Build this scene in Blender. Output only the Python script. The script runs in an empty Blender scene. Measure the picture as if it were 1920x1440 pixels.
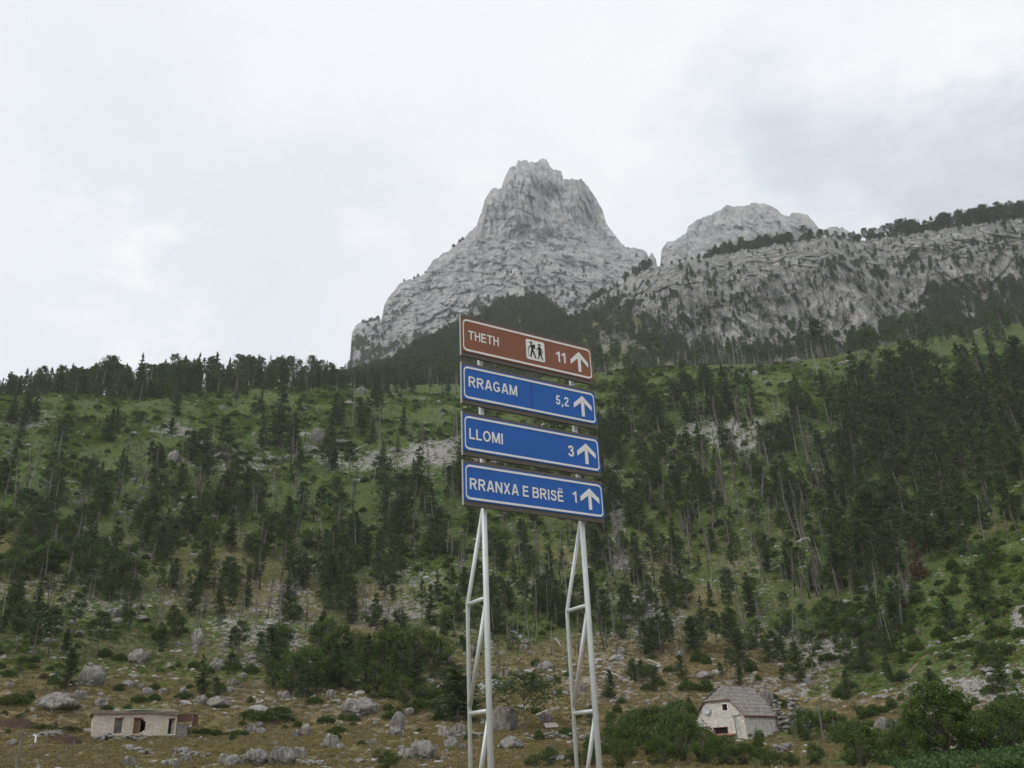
import bpy, math, random
import numpy as np
from mathutils import Vector, Matrix

random.seed(7)
RNG = np.random.default_rng(7)
R = math.radians
scene = bpy.context.scene
col = scene.collection

# ------------------------------------------------------------------ camera
EYE = 1.6
F_PX = 1650.0
PITCH, ROLL = 0.4187, -0.0423
Fv = np.array([0, math.cos(PITCH), math.sin(PITCH)])
Rv0 = np.array([1.0, 0, 0])
Uv0 = np.cross(Rv0, Fv)
Rv = math.cos(ROLL) * Rv0 + math.sin(ROLL) * Uv0
Uv = -math.sin(ROLL) * Rv0 + math.cos(ROLL) * Uv0
cam_data = bpy.data.cameras.new('camera')
cam_data.sensor_width = 36
cam_data.lens = 36 * F_PX / 1920
cam_data.clip_start = 0.1
cam_data.clip_end = 20000
cam = bpy.data.objects.new('camera', cam_data)
col.objects.link(cam)
M = Matrix(((Rv[0], Uv[0], -Fv[0], 0), (Rv[1], Uv[1], -Fv[1], 0), (Rv[2], Uv[2], -Fv[2], EYE), (0, 0, 0, 1)))
cam.matrix_world = M
scene.camera = cam

# ------------------------------------------------------------------ light and sky
SUN_EL, SUN_AZ = R(38), R(-124)          # azimuth from +Y towards +X: veiled, over the left shoulder
sun_data = bpy.data.lights.new('sun', 'SUN')
sun_data.energy = 1.2
sun_data.angle = R(14)
sun_data.color = (1.0, 0.96, 0.9)
sun = bpy.data.objects.new('sun', sun_data)
col.objects.link(sun)
sd = Vector((math.sin(SUN_AZ) * math.cos(SUN_EL), math.cos(SUN_AZ) * math.cos(SUN_EL), math.sin(SUN_EL)))
sun.rotation_euler = (-sd).to_track_quat('-Z', 'Y').to_euler()

scene.view_settings.view_transform = 'Standard'
scene.view_settings.look = 'None'
scene.view_settings.exposure = 0.39
scene.view_settings.gamma = 1.0
scene.cycles.use_denoising = True
scene.cycles.max_bounces = 6
scene.cycles.diffuse_bounces = 2
scene.cycles.volume_bounces = 1


class NT:
    """small node tree writer"""
    def __init__(self, tree):
        self.t = tree
        tree.nodes.clear()

    def n(self, typ, ins=None, **props):
        nd = self.t.nodes.new(typ)
        for k, v in props.items():
            setattr(nd, k, v)
        if ins:
            for k, v in ins.items():
                self.set(nd.inputs[k], v)
        return nd

    def set(self, sock, v):
        if isinstance(v, bpy.types.NodeSocket):
            self.t.links.new(v, sock)
        elif isinstance(v, bpy.types.Node):
            self.t.links.new(v.outputs[0], sock)
        else:
            if isinstance(v, (tuple, list)) and len(v) == 3 and sock.type == 'RGBA':
                v = (*v, 1)
            sock.default_value = v

    def math(self, op, a, b=0.0, clamp=False):
        nd = self.n('ShaderNodeMath', {0: a, 1: b}, operation=op)
        nd.use_clamp = clamp
        return nd.outputs[0]

    def mix(self, fac, a, b, blend='MIX'):
        nd = self.t.nodes.new('ShaderNodeMix')
        nd.data_type = 'RGBA'
        nd.blend_type = blend
        self.set(nd.inputs[0], fac)
        self.set(nd.inputs[6], a)
        self.set(nd.inputs[7], b)
        return nd.outputs[2]

    def noise(self, vec, scale, detail=4, rough=0.6, dist=0.0):
        nd = self.n('ShaderNodeTexNoise', {'Scale': scale, 'Detail': detail, 'Roughness': rough, 'Distortion': dist})
        if vec is not None:
            self.set(nd.inputs['Vector'], vec)
        return nd.outputs[0]

    def ramp(self, fac, stops):
        nd = self.n('ShaderNodeValToRGB', {0: fac})
        cr = nd.color_ramp
        while len(cr.elements) < len(stops):
            cr.elements.new(0.5)
        for e, (p, c) in zip(cr.elements, stops):
            e.position = p
            e.color = (*c, 1) if isinstance(c, tuple) else (c, c, c, 1)
        return nd.outputs[0]

    def mapping(self, vec, scale=(1, 1, 1), rot=(0, 0, 0), loc=(0, 0, 0)):
        return self.n('ShaderNodeMapping', {'Vector': vec, 'Scale': scale, 'Rotation': rot, 'Location': loc}).outputs[0]


def px_dir(px, py):
    px = np.asarray(px, float)
    py = np.asarray(py, float)
    d = Fv + Rv * ((px - 960) / F_PX)[..., None] + Uv * ((720 - py) / F_PX)[..., None]
    return d


world = bpy.data.worlds.new('World')
scene.world = world
world.use_nodes = True
w = NT(world.node_tree)
sky = w.n('ShaderNodeTexSky', sky_type='NISHITA')
sky.sun_disc = False
sky.sun_elevation = SUN_EL
sky.sun_rotation = SUN_AZ
sky.altitude = 900
tc = w.n('ShaderNodeTexCoord').outputs['Generated']
stretched = w.mapping(tc, scale=(1, 1, 1.7))
warp = w.n('ShaderNodeTexNoise', {'Vector': stretched, 'Scale': 2.3, 'Detail': 5, 'Roughness': 0.55}).outputs['Color']
wv = w.n('ShaderNodeVectorMath', {0: warp, 1: (0.5, 0.5, 0.5)}, operation='SUBTRACT').outputs[0]
wv = w.n('ShaderNodeVectorMath', {0: wv, 'Scale': 0.42}, operation='SCALE').outputs[0]
warp2 = w.n('ShaderNodeTexNoise', {'Vector': stretched, 'Scale': 11.0, 'Detail': 6, 'Roughness': 0.62}).outputs['Color']
wv2 = w.n('ShaderNodeVectorMath', {0: warp2, 1: (0.5, 0.5, 0.5)}, operation='SUBTRACT').outputs[0]
wv2 = w.n('ShaderNodeVectorMath', {0: wv2, 'Scale': 0.20}, operation='SCALE').outputs[0]
wv = w.n('ShaderNodeVectorMath', {0: wv, 1: wv2}, operation='ADD').outputs[0]
dirw = w.n('ShaderNodeVectorMath', {0: tc, 1: wv}, operation='ADD').outputs[0]
n1 = w.noise(stretched, 2.0, 6, 0.55, 0.4)
n2 = w.noise(stretched, 6.5, 6, 0.6, 0.6)
val = w.math('ADD', w.math('MULTIPLY', w.math('SUBTRACT', n1, 0.5), 0.11), w.math('MULTIPLY', w.math('SUBTRACT', n2, 0.5), 0.06))
val = w.math('ADD', val, 0.835)
# banks of thicker (greyer) and thinner (brighter) cloud, each at its place in the sky
for (px, py, rad, amp) in [(430, 520, .20, -0.088), (700, 450, .10, -0.061), (130, 640, .14, -0.041), (125, 490, .045, 0.102), (140, 560, .06, 0.088), (190, 620, .07, 0.082), (690, 530, .05, 0.088), (640, 500, .04, 0.041), (830, 400, .05, 0.041),
                           (1480, 300, .13, -0.206), (1640, 350, .13, -0.184), (1820, 350, .13, -0.206), (1980, 330, .12, -0.139), (1330, 200, .16, 0.068), (1560, 200, .10, 0.061), (1750, 120, .12, 0.061), (1880, 60, .10, 0.054), (1690, 210, .05, -0.041), (1180, 380, .05, 0.054),
                           (60, 60, .22, -0.054), (180, 330, .12, -0.048), (960, 120, .3, 0.027)]:
    c = px_dir(px, py)
    c = c / np.linalg.norm(c)
    dd = w.n('ShaderNodeVectorMath', {0: dirw, 1: tuple(c)}, operation='DISTANCE').outputs['Value']
    mr = w.n('ShaderNodeMapRange', {'Value': dd, 'From Min': 0.0, 'From Max': rad * 1.25, 'To Min': amp, 'To Max': 0.0}, interpolation_type='SMOOTHSTEP')
    val = w.math('ADD', val, mr.outputs[0])
cloud = w.ramp(val, [(0.0, (.34, .36, .39)), (.50, (.535, .56, .60)), (.70, (.665, .695, .745)), (.84, (.80, .817, .84)), (1.0, (.93, .925, .915))])
skyc = w.mix(0.06, cloud, sky.outputs[0])
bg = w.n('ShaderNodeBackground', {'Color': cloud, 'Strength': 1.06})
bg2 = w.n('ShaderNodeBackground', {'Color': sky.outputs[0], 'Strength': 0.05})
mixs = w.n('ShaderNodeMixShader', {0: 0.12, 1: bg.outputs[0], 2: bg2.outputs[0]})
out = w.n('ShaderNodeOutputWorld', {'Surface': mixs.outputs[0]})


# ------------------------------------------------------------------ numeric noise
def _hash(ix, iy, iz, seed):
    h = (ix.astype(np.int64) * 374761393 + iy.astype(np.int64) * 668265263 + iz.astype(np.int64) * 2147483647 + seed * 1274126177) & 0xFFFFFFFF
    h = ((h ^ (h >> 13)) * 1274126177) & 0xFFFFFFFF
    h = ((h ^ (h >> 16)) * 2246822519) & 0xFFFFFFFF
    h = h ^ (h >> 15)
    return (h & 0xFFFFFF).astype(np.float64) / 0xFFFFFF * 2 - 1


def vnoise(x, y, z=None, seed=0):
    if z is None:
        z = np.zeros_like(x)
    x0, y0, z0 = np.floor(x), np.floor(y), np.floor(z)
    fx, fy, fz = x - x0, y - y0, z - z0
    fx, fy, fz = [t * t * t * (t * (t * 6 - 15) + 10) for t in (fx, fy, fz)]
    r = 0
    for dx in (0, 1):
        for dy in (0, 1):
            for dz in (0, 1):
                wgt = (fx if dx else 1 - fx) * (fy if dy else 1 - fy) * (fz if dz else 1 - fz)
                r = r + wgt * _hash(x0 + dx, y0 + dy, z0 + dz, seed)
    return r


def fbm(x, y, z=None, oct=5, seed=0, gain=0.5, ridged=False):
    a, f, s, tot = 1.0, 1.0, 0.0, 0.0
    for o in range(oct):
        n = vnoise(x * f + o * 17.3, y * f - o * 9.1, None if z is None else z * f + o * 5.7, seed + o)
        if ridged:
            n = 1 - 2 * np.abs(n)
        s = s + a * n
        tot += a
        a *= gain
        f *= 2.03
    return s / tot


def facets(x, y, z, seed=0):
    """broken rock: space split into random blocks, each with its own tilt and offset"""
    x0, y0, z0 = np.floor(x), np.floor(y), np.floor(z)
    best = np.full(x.shape, 1e9)
    val = np.zeros(x.shape)
    for dx in (-1, 0, 1):
        for dy in (-1, 0, 1):
            for dz in (-1, 0, 1):
                cx, cy, cz = x0 + dx, y0 + dy, z0 + dz
                a, b, c = (_hash(cx, cy, cz, seed + k) * .5 for k in (1, 2, 3))
                rx, ry, rz = x - cx - .5 - a, y - cy - .5 - b, z - cz - .5 - c
                d = rx * rx + ry * ry + rz * rz
                h = _hash(cx, cy, cz, seed + 4) * .45 + (_hash(cx, cy, cz, seed + 5) * rx + _hash(cx, cy, cz, seed + 6) * ry + _hash(cx, cy, cz, seed + 7) * rz) * .9
                m = d < best
                val = np.where(m, h, val)
                best = np.where(m, d, best)
    return val


# ------------------------------------------------------------------ object helpers
def tag(o, label=None, category=None, group=None, kind=None):
    if label:
        o['label'] = label
    if category:
        o['category'] = category
    if group:
        o['group'] = group
    if kind:
        o['kind'] = kind
    return o


def empty(name, loc=(0, 0, 0), rot=(0, 0, 0), scale=(1, 1, 1)):
    o = bpy.data.objects.new(name, None)
    o.empty_display_size = 0.2
    o.location = loc
    o.rotation_euler = rot
    o.scale = scale
    col.objects.link(o)
    return o


def link_mesh(name, me, parent=None):
    o = bpy.data.objects.new(name, me)
    col.objects.link(o)
    if parent:
        o.parent = parent
    return o


def np_mesh(name, verts, faces, mats, mat_idx=None, smooth=False):
    """verts (n,3); faces list of tuples or an (m,k) array"""
    me = bpy.data.meshes.new(name)
    verts = np.asarray(verts, dtype=np.float32)
    if isinstance(faces, np.ndarray):
        m, k = faces.shape
        me.vertices.add(len(verts))
        me.vertices.foreach_set('co', verts.ravel())
        me.loops.add(m * k)
        me.loops.foreach_set('vertex_index', faces.astype(np.int32).ravel())
        me.polygons.add(m)
        me.polygons.foreach_set('loop_start', (np.arange(m) * k).astype(np.int32))
        me.polygons.foreach_set('loop_total', np.full(m, k, np.int32))
        if mat_idx is not None:
            me.polygons.foreach_set('material_index', np.asarray(mat_idx, np.int32))
        me.update(calc_edges=True)
    else:
        me.from_pydata([tuple(map(float, v)) for v in verts], [], [tuple(f) for f in faces])
        if mat_idx is not None:
            me.polygons.foreach_set('material_index', np.asarray(mat_idx, np.int32))
        me.update()
    for m_ in (mats if isinstance(mats, (list, tuple)) else [mats]):
        me.materials.append(m_)
    if smooth:
        me.polygons.foreach_set('use_smooth', np.ones(len(me.polygons), bool))
    return me


class MB:
    """collects simple solids into one mesh"""
    def __init__(self):
        self.v, self.f = [], []

    def add(self, vs, fs):
        b = len(self.v)
        self.v += [tuple(map(float, p)) for p in vs]
        self.f += [tuple(b + i for i in f) for f in fs]
        return self

    def box(self, x0, x1, y0, y1, z0, z1):
        vs = [(x0, y0, z0), (x1, y0, z0), (x1, y1, z0), (x0, y1, z0), (x0, y0, z1), (x1, y0, z1), (x1, y1, z1), (x0, y1, z1)]
        return self.add(vs, [(0, 3, 2, 1), (4, 5, 6, 7), (0, 1, 5, 4), (1, 2, 6, 5), (2, 3, 7, 6), (3, 0, 4, 7)])

    def hexa(self, vs):
        return self.add(vs, [(0, 3, 2, 1), (4, 5, 6, 7), (0, 1, 5, 4), (1, 2, 6, 5), (2, 3, 7, 6), (3, 0, 4, 7)])

    def tube(self, pts, rad, n=10, cap=True):
        pts = [Vector(p) for p in pts]
        rad = rad if isinstance(rad, (list, tuple)) else [rad] * len(pts)
        rings = []
        for i, p in enumerate(pts):
            d = (pts[min(i + 1, len(pts) - 1)] - pts[max(i - 1, 0)]).normalized()
            a = d.cross(Vector((0, 0, 1)) if abs(d.z) < 0.9 else Vector((1, 0, 0))).normalized()
            b = d.cross(a)
            rings.append([p + (a * math.cos(t) + b * math.sin(t)) * rad[i] for t in [2 * math.pi * k / n for k in range(n)]])
        vs = [q for r_ in rings for q in r_]
        fs = []
        for i in range(len(pts) - 1):
            for k in range(n):
                fs.append((i * n + k, i * n + (k + 1) % n, (i + 1) * n + (k + 1) % n, (i + 1) * n + k))
        if cap:
            fs.append(tuple(range(n - 1, -1, -1)))
            fs.append(tuple((len(pts) - 1) * n + k for k in range(n)))
        return self.add(vs, fs)

    def prism(self, poly, y0, y1):
        """polygon in x,z extruded along y (poly counter-clockwise seen from -y)"""
        n = len(poly)
        vs = [(x, y0, z) for x, z in poly] + [(x, y1, z) for x, z in poly]
        fs = [tuple(range(n)), tuple(range(2 * n - 1, n - 1, -1))]
        for i in range(n):
            j = (i + 1) % n
            fs.append((i, i + n, j + n, j))
        return self.add(vs, fs)

    def build(self, name, mats, parent=None, smooth=False):
        me = np_mesh(name, self.v, self.f, mats, smooth=smooth)
        o = link_mesh(name, me, parent)
        return o


def wall_holes(width, height, thick, holes, x_off=0.0):
    """a wall in the x-z plane, front at y=0, with rectangular openings (x0,x1,z0,z1)"""
    xs = sorted({0, width, *[h[0] for h in holes], *[h[1] for h in holes]})
    zs = sorted({0, height, *[h[2] for h in holes], *[h[3] for h in holes]})
    solid = {}
    for i in range(len(xs) - 1):
        for j in range(len(zs) - 1):
            cx, cz = (xs[i] + xs[i + 1]) / 2, (zs[j] + zs[j + 1]) / 2
            solid[i, j] = not any(h[0] < cx < h[1] and h[2] < cz < h[3] for h in holes)
    mb = MB()
    for (i, j), s in solid.items():
        if not s:
            continue
        a, b, c, d = xs[i] + x_off, xs[i + 1] + x_off, zs[j], zs[j + 1]
        mb.add([(a, 0, c), (b, 0, c), (b, 0, d), (a, 0, d)], [(0, 1, 2, 3)])
        mb.add([(a, thick, c), (b, thick, c), (b, thick, d), (a, thick, d)], [(3, 2, 1, 0)])
        if not solid.get((i - 1, j), False):
            mb.add([(a, 0, c), (a, 0, d), (a, thick, d), (a, thick, c)], [(0, 1, 2, 3)])
        if not solid.get((i + 1, j), False):
            mb.add([(b, 0, c), (b, thick, c), (b, thick, d), (b, 0, d)], [(0, 1, 2, 3)])
        if not solid.get((i, j - 1), False):
            mb.add([(a, 0, c), (a, thick, c), (b, thick, c), (b, 0, c)], [(0, 1, 2, 3)])
        if not solid.get((i, j + 1), False):
            mb.add([(a, 0, d), (b, 0, d), (b, thick, d), (a, thick, d)], [(0, 1, 2, 3)])
    return mb


def add_attr(me, name, data, typ='FLOAT', domain='POINT'):
    at = me.attributes.new(name, typ, domain)
    key = {'FLOAT': 'value', 'INT': 'value', 'FLOAT_VECTOR': 'vector'}[typ]
    at.data.foreach_set(key, np.asarray(data, np.int32 if typ == 'INT' else np.float32).ravel())


# ------------------------------------------------------------------ materials
def new_mat(name):
    m = bpy.data.materials.new(name)
    m.use_nodes = True
    t = NT(m.node_tree)
    return m, t


def finish(t, color, rough=0.9, bump=None, bump_dist=0.1, bump_str=1.0, spec=0.2, metallic=0.0):
    b = t.n('ShaderNodeBsdfPrincipled', {'Base Color': color, 'Roughness': rough, 'Metallic': metallic, 'Specular IOR Level': spec})
    if bump is not None:
        bn = t.n('ShaderNodeBump', {'Height': bump, 'Distance': bump_dist, 'Strength': bump_str})
        t.set(b.inputs['Normal'], bn.outputs[0])
    t.n('ShaderNodeOutputMaterial', {'Surface': b.outputs[0]})
    return b


def mat_plain(name, c, rough=0.8, var=0.15, scale=3.0, spec=0.3, metallic=0.0, bump=0.0):
    m, t = new_mat(name)
    tc = t.n('ShaderNodeTexCoord').outputs['Object']
    n = t.noise(tc, scale, 5, 0.65)
    cc = t.mix(n, tuple(x * (1 - var) for x in c), tuple(min(1, x * (1 + var)) for x in c))
    finish(t, cc, rough, n if bump else None, bump or 0.1, 1.0, spec, metallic)
    return m


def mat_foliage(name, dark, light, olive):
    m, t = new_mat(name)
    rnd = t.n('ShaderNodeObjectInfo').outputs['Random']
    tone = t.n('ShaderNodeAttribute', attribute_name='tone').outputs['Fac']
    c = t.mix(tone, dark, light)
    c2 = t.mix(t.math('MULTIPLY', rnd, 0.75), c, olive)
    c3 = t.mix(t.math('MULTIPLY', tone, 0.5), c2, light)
    b = t.n('ShaderNodeBsdfPrincipled', {'Base Color': c3, 'Roughness': 0.75, 'Specular IOR Level': 0.15})
    tr = t.n('ShaderNodeBsdfTranslucent', {'Color': c3})
    mx = t.n('ShaderNodeMixShader', {0: 0.22, 1: b.outputs[0], 2: tr.outputs[0]})
    t.n('ShaderNodeOutputMaterial', {'Surface': mx.outputs[0]})
    return m


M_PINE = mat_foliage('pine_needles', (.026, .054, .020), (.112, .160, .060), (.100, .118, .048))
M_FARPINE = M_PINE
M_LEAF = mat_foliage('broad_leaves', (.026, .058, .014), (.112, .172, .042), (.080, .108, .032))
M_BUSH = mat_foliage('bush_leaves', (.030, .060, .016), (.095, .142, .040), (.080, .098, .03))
M_FERN = mat_foliage('fern_leaves', (.065, .125, .022), (.165, .250, .052), (.155, .175, .050))
M_CROP = mat_foliage('crop_leaves', (.038, .080, .026), (.095, .165, .055), (.07, .12, .04))
M_DRYTUFT = mat_foliage('dry_grass_blades', (.17, .135, .06), (.34, .27, .14), (.15, .15, .05))
M_BROWNPINE = mat_foliage('withered_needles', (.11, .060, .034), (.19, .115, .065), (.13, .09, .05))
M_TWIG = mat_foliage('dead_twigs', (.075, .062, .053), (.19, .17, .15), (.12, .09, .07))


def make_bark(name, low, high, charred):
    m, t = new_mat(name)
    tc = t.n('ShaderNodeTexCoord')
    ob = tc.outputs['Object']
    n = t.noise(t.mapping(ob, (4, 4, 0.7)), 2.0, 4, 0.7)
    rnd = t.n('ShaderNodeObjectInfo').outputs['Random']
    c = t.mix(n, low, high)
    if charred:
        z = t.n('ShaderNodeSeparateXYZ', {0: ob}).outputs[2]
        zz = t.math('ADD', t.math('MULTIPLY', z, 0.14), t.math('MULTIPLY', t.noise(ob, 0.9, 3), 1.0))
        zz = t.math('SUBTRACT', zz, t.math('MULTIPLY', rnd, 1.0))
        f = t.n('ShaderNodeMapRange', {'Value': zz, 'From Min': 0.15, 'From Max': 0.75}).outputs[0]
        c = t.mix(f, (.035, .03, .028), c)
    finish(t, c, 0.9)
    return m


M_BARK = make_bark('pine_bark', (.10, .08, .065), (.22, .19, .165), False)
M_DEADBARK = make_bark('burnt_bark', (.15, .138, .125), (.40, .38, .35), True)
M_LOG = make_bark('bleached_log', (.30, .28, .25), (.55, .53, .49), False)


def mat_rock(name, base, dark, warm, s, veg=0.0, strata=True, bump_d=1.0, vscale=1.0):
    """grey limestone: bedding lines, vertical water streaks that double as painted flute shade, cracks, grass on ledges"""
    m, t = new_mat(name)
    geo = t.n('ShaderNodeNewGeometry')
    pos = geo.outputs['Position']
    nz = t.n('ShaderNodeSeparateXYZ', {0: geo.outputs['Normal']}).outputs[2]
    big = t.noise(pos, 0.012 * s, 5, 0.6, 0.5)
    med = t.noise(pos, 0.07 * s, 6, 0.68, 0.6)
    fine = t.noise(pos, 0.4 * s, 5, 0.7)
    streak = t.noise(t.mapping(pos, (0.11 * s, 0.11 * s, 0.014 * s)), 1.0, 6, 0.7, 0.5)
    tilt = t.mapping(pos, (0.012 * s, 0.012 * s, 0.17 * s), rot=(0.10, 0.16, 0))
    bed = t.noise(tilt, 1.0, 6, 0.75, 0.5)
    vor = t.n('ShaderNodeTexVoronoi', {'Vector': t.mapping(pos, (1, 1, .55)), 'Scale': 0.055 * s, 'Randomness': 1.0}, feature='DISTANCE_TO_EDGE')
    crack = t.n('ShaderNodeMapRange', {'Value': t.math('ADD', vor.outputs[0], t.math('MULTIPLY', fine, .12)), 'From Min': 0.05, 'From Max': 0.16}).outputs[0]
    c = t.mix(t.ramp(big, [(.35, 0.0), (.65, 1.0)]), base, tuple(x * .86 for x in base))
    c = t.mix(t.ramp(streak, [(.46, 0.0), (.57, .72)]), c, dark)  # dark streaks, also painting in the shade between rock flutes
    c = t.mix(t.ramp(med, [(.51, 0.0), (.64, .75)]), c, warm)
    if strata:
        c = t.mix(t.ramp(bed, [(.38, .38), (.48, 0.0)]), c, dark)
    c = t.mix(t.math('MULTIPLY', t.math('SUBTRACT', 1.0, crack), 0.38), c, dark)
    c = t.mix(t.ramp(fine, [(.34, .6), (.5, 0.0), (.72, 0.0)]), c, dark)
    vf = t.noise(t.mapping(pos, (0.5 * s, 0.5 * s, 0.09 * s)), 1.0, 5, 0.75, 0.3)
    c = t.mix(t.ramp(vf, [(.34, .7), (.48, 0.0)]), c, dark)  # finer vertical bands, flute shade put into the colour
    c = t.mix(t.ramp(vf, [(.55, 0.0), (.72, .35)]), c, tuple(min(1, x * 1.25) for x in base))
    if veg > 0:
        vn = t.math('ADD', nz, t.math('MULTIPLY', t.math('SUBTRACT', med, 0.5), 1.4))
        vm = t.n('ShaderNodeMapRange', {'Value': vn, 'From Min': 1.12 - veg, 'From Max': 1.32 - veg}).outputs[0]
        c = t.mix(t.math('MULTIPLY', vm, 0.8), c, t.mix(fine, (.055, .075, .030), (.115, .120, .065)))
    h = t.math('ADD', t.math('ADD', t.math('MULTIPLY', bed, 0.22), t.math('MULTIPLY', fine, 0.4)), t.math('ADD', t.math('MULTIPLY', med, 0.7), t.math('MULTIPLY', streak, 1.1)))
    h = t.math('ADD', h, t.math('MULTIPLY', crack, 0.55))
    finish(t, c, 0.95, h, bump_d, 1.0, 0.1)
    return m


M_PEAK = mat_rock('limestone_peak', (.50, .492, .48), (.215, .22, .23), (.47, .43, .38), 0.55, veg=0.30, bump_d=5.0)
M_CLIFF = mat_rock('limestone_cliff', (.47, .46, .44), (.15, .15, .148), (.45, .39, .33), 1.3, veg=0.44, bump_d=3.2)
M_BOULDER = mat_rock('limestone_boulder', (.40, .38, .35), (.105, .10, .09), (.31, .285, .24), 20, veg=0.0, strata=True, bump_d=0.10)
M_STONE = mat_plain('loose_stone', (.35, .34, .32), 0.95, 0.4, 4.0, 0.1)


def make_ground_mat():
    m, t = new_mat('ground_cover')
    geo = t.n('ShaderNodeNewGeometry')
    pos = geo.outputs['Position']
    dry = t.n('ShaderNodeAttribute', attribute_name='dry').outputs['Fac']
    rocky = t.n('ShaderNodeAttribute', attribute_name='rocky').outputs['Fac']
    earth = t.n('ShaderNodeAttribute', attribute_name='earth').outputs['Fac']
    n1 = t.noise(pos, 0.05, 5, 0.6, 0.4)
    n2 = t.noise(pos, 0.45, 6, 0.7, 0.3)
    n3 = t.noise(pos, 2.8, 5, 0.75)
    n4 = t.noise(pos, 1.1, 4, 0.7)
    green = t.mix(t.ramp(n3, [(.35, 0.0), (.65, 1.0)]), (.042, .074, .020), (.135, .185, .048))
    green = t.mix(t.ramp(n2, [(.45, 0.0), (.7, .7)]), green, (.125, .125, .045))
    green = t.mix(t.ramp(n4, [(.40, .65), (.50, 0.0)]), green, (.030, .046, .016))
    dryc = t.mix(t.ramp(n3, [(.3, 0.0), (.7, 1.0)]), (.15, .105, .050), (.32, .25, .125))
    dryc = t.mix(t.ramp(n2, [(.44, 0.0), (.58, .85)]), dryc, (.115, .130, .045))
    dryc = t.mix(t.ramp(n1, [(.44, 0.0), (.62, .6)]), dryc, (.22, .165, .09))
    d = t.math('ADD', dry, t.math('MULTIPLY', t.math('SUBTRACT', n2, 0.5), 1.4))
    c = t.mix(t.n('ShaderNodeMapRange', {'Value': d, 'From Min': .35, 'From Max': .65}).outputs[0], green, dryc)
    rockc = t.mix(t.ramp(n3, [(.35, 0.0), (.62, 1.0)]), (.16, .145, .13), (.42, .40, .375))
    r = t.math('ADD', rocky, t.math('ADD', t.math('MULTIPLY', t.math('SUBTRACT', n2, 0.5), 1.1), t.math('MULTIPLY', t.math('SUBTRACT', n4, 0.5), 1.3)))
    c = t.mix(t.n('ShaderNodeMapRange', {'Value': r, 'From Min': .66, 'From Max': .80}).outputs[0], c, rockc)
    e = t.math('ADD', earth, t.math('MULTIPLY', t.math('SUBTRACT', n4, 0.5), .8))
    c = t.mix(t.n('ShaderNodeMapRange', {'Value': e, 'From Min': .5, 'From Max': .75}).outputs[0], c, t.mix(n3, (.15, .11, .07), (.27, .21, .145)))
    h = t.math('ADD', t.math('MULTIPLY', n3, 0.5), n4)
    finish(t, c, 0.95, h, 0.35, 1.0, 0.1)
    return m


M_GROUND = make_ground_mat()


# ------------------------------------------------------------------ the ground, one sheet
def az_of(d):
    return np.degrees(np.arctan2(d[..., 0], d[..., 1]))


def tan_el(d):
    return d[..., 2] / np.hypot(d[..., 0], d[..., 1])


# rows of the slope: (image column, image row, horizontal distance in metres)
ROWS = [
    [(-400, 1440, 95), (0, 1440, 95), (500, 1440, 90), (900, 1440, 85), (1300, 1440, 85), (1600, 1440, 80), (1920, 1440, 66), (2400, 1430, 60)],
    [(-400, 1385, 118), (0, 1385, 118), (250, 1386, 117), (500, 1375, 125), (900, 1375, 125), (1100, 1390, 118), (1400, 1390, 124), (1600, 1396, 116), (1750, 1395, 108), (1920, 1400, 95), (2400, 1380, 95)],
    [(-400, 1290, 150), (0, 1290, 150), (300, 1275, 158), (600, 1290, 156), (900, 1295, 154), (1150, 1305, 150), (1350, 1305, 152), (1500, 1320, 150), (1700, 1325, 140), (1920, 1320, 128), (2400, 1300, 128)],
    [(-400, 1180, 186), (0, 1180, 186), (500, 1180, 190), (900, 1180, 190), (1200, 1195, 192), (1500, 1200, 190), (1750, 1215, 165), (1920, 1190, 156), (2400, 1150, 156)],
    [(-400, 1000, 246), (0, 1000, 246), (500, 1000, 250), (900, 1000, 250), (1200, 1000, 256), (1600, 1000, 256), (1920, 1000, 225), (2400, 960, 225)],
    [(-400, 860, 310), (0, 860, 310), (500, 860, 318), (900, 850, 326), (1200, 850, 335), (1600, 845, 335), (1920, 830, 300), (2400, 780, 300)],
    [(-400, 765, 365), (0, 745, 372), (100, 738, 376), (250, 752, 372), (400, 737, 390), (640, 727, 400), (750, 742, 400), (860, 755, 400), (960, 735, 410), (1110, 706, 420), (1200, 697, 430),
     (1290, 690, 434), (1400, 692, 434), (1480, 683, 442), (1560, 671, 448), (1700, 665, 448), (1800, 680, 425), (1920, 690, 400), (2400, 640, 400)],
    [(-400, 775, 480), (0, 752, 480), (250, 748, 480), (640, 724, 490), (860, 735, 500), (1110, 702, 510), (1290, 690, 520), (1480, 682, 530), (1600, 664, 530), (1700, 640, 520), (1800, 635, 515), (1920, 620, 505), (2400, 560, 505)],
    [(-400, 800, 640), (0, 785, 640), (250, 770, 640), (640, 722, 640), (860, 715, 650), (1110, 700, 650), (1290, 690, 660), (1480, 684, 660), (1600, 664, 660), (1700, 640, 650), (1800, 625, 640), (1920, 600, 630), (2400, 540, 630)],
]
AZ = np.unique(np.concatenate([np.arange(-180, -52, 8.0), np.arange(-52, -36, 1.0), np.arange(-36, 36.001, 0.1), np.arange(37, 53, 1.0), np.arange(60, 181, 8.0)]).round(3))
DD = np.unique(np.concatenate([np.arange(0.5, 60, 2.0), np.arange(60, 460, 0.8), np.arange(460, 700, 2.5), np.arange(700, 1000, 15.0), np.arange(1000, 3401, 100.0)]).round(3))
AZC = np.clip(AZ, -50, 50)
FADE = np.clip((180 - np.abs(AZ)) / 125.0, 0, 1) ** 1.5
FADE[np.abs(AZ) < 55] = 1.0
ctrl_d, ctrl_z = [], []
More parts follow.
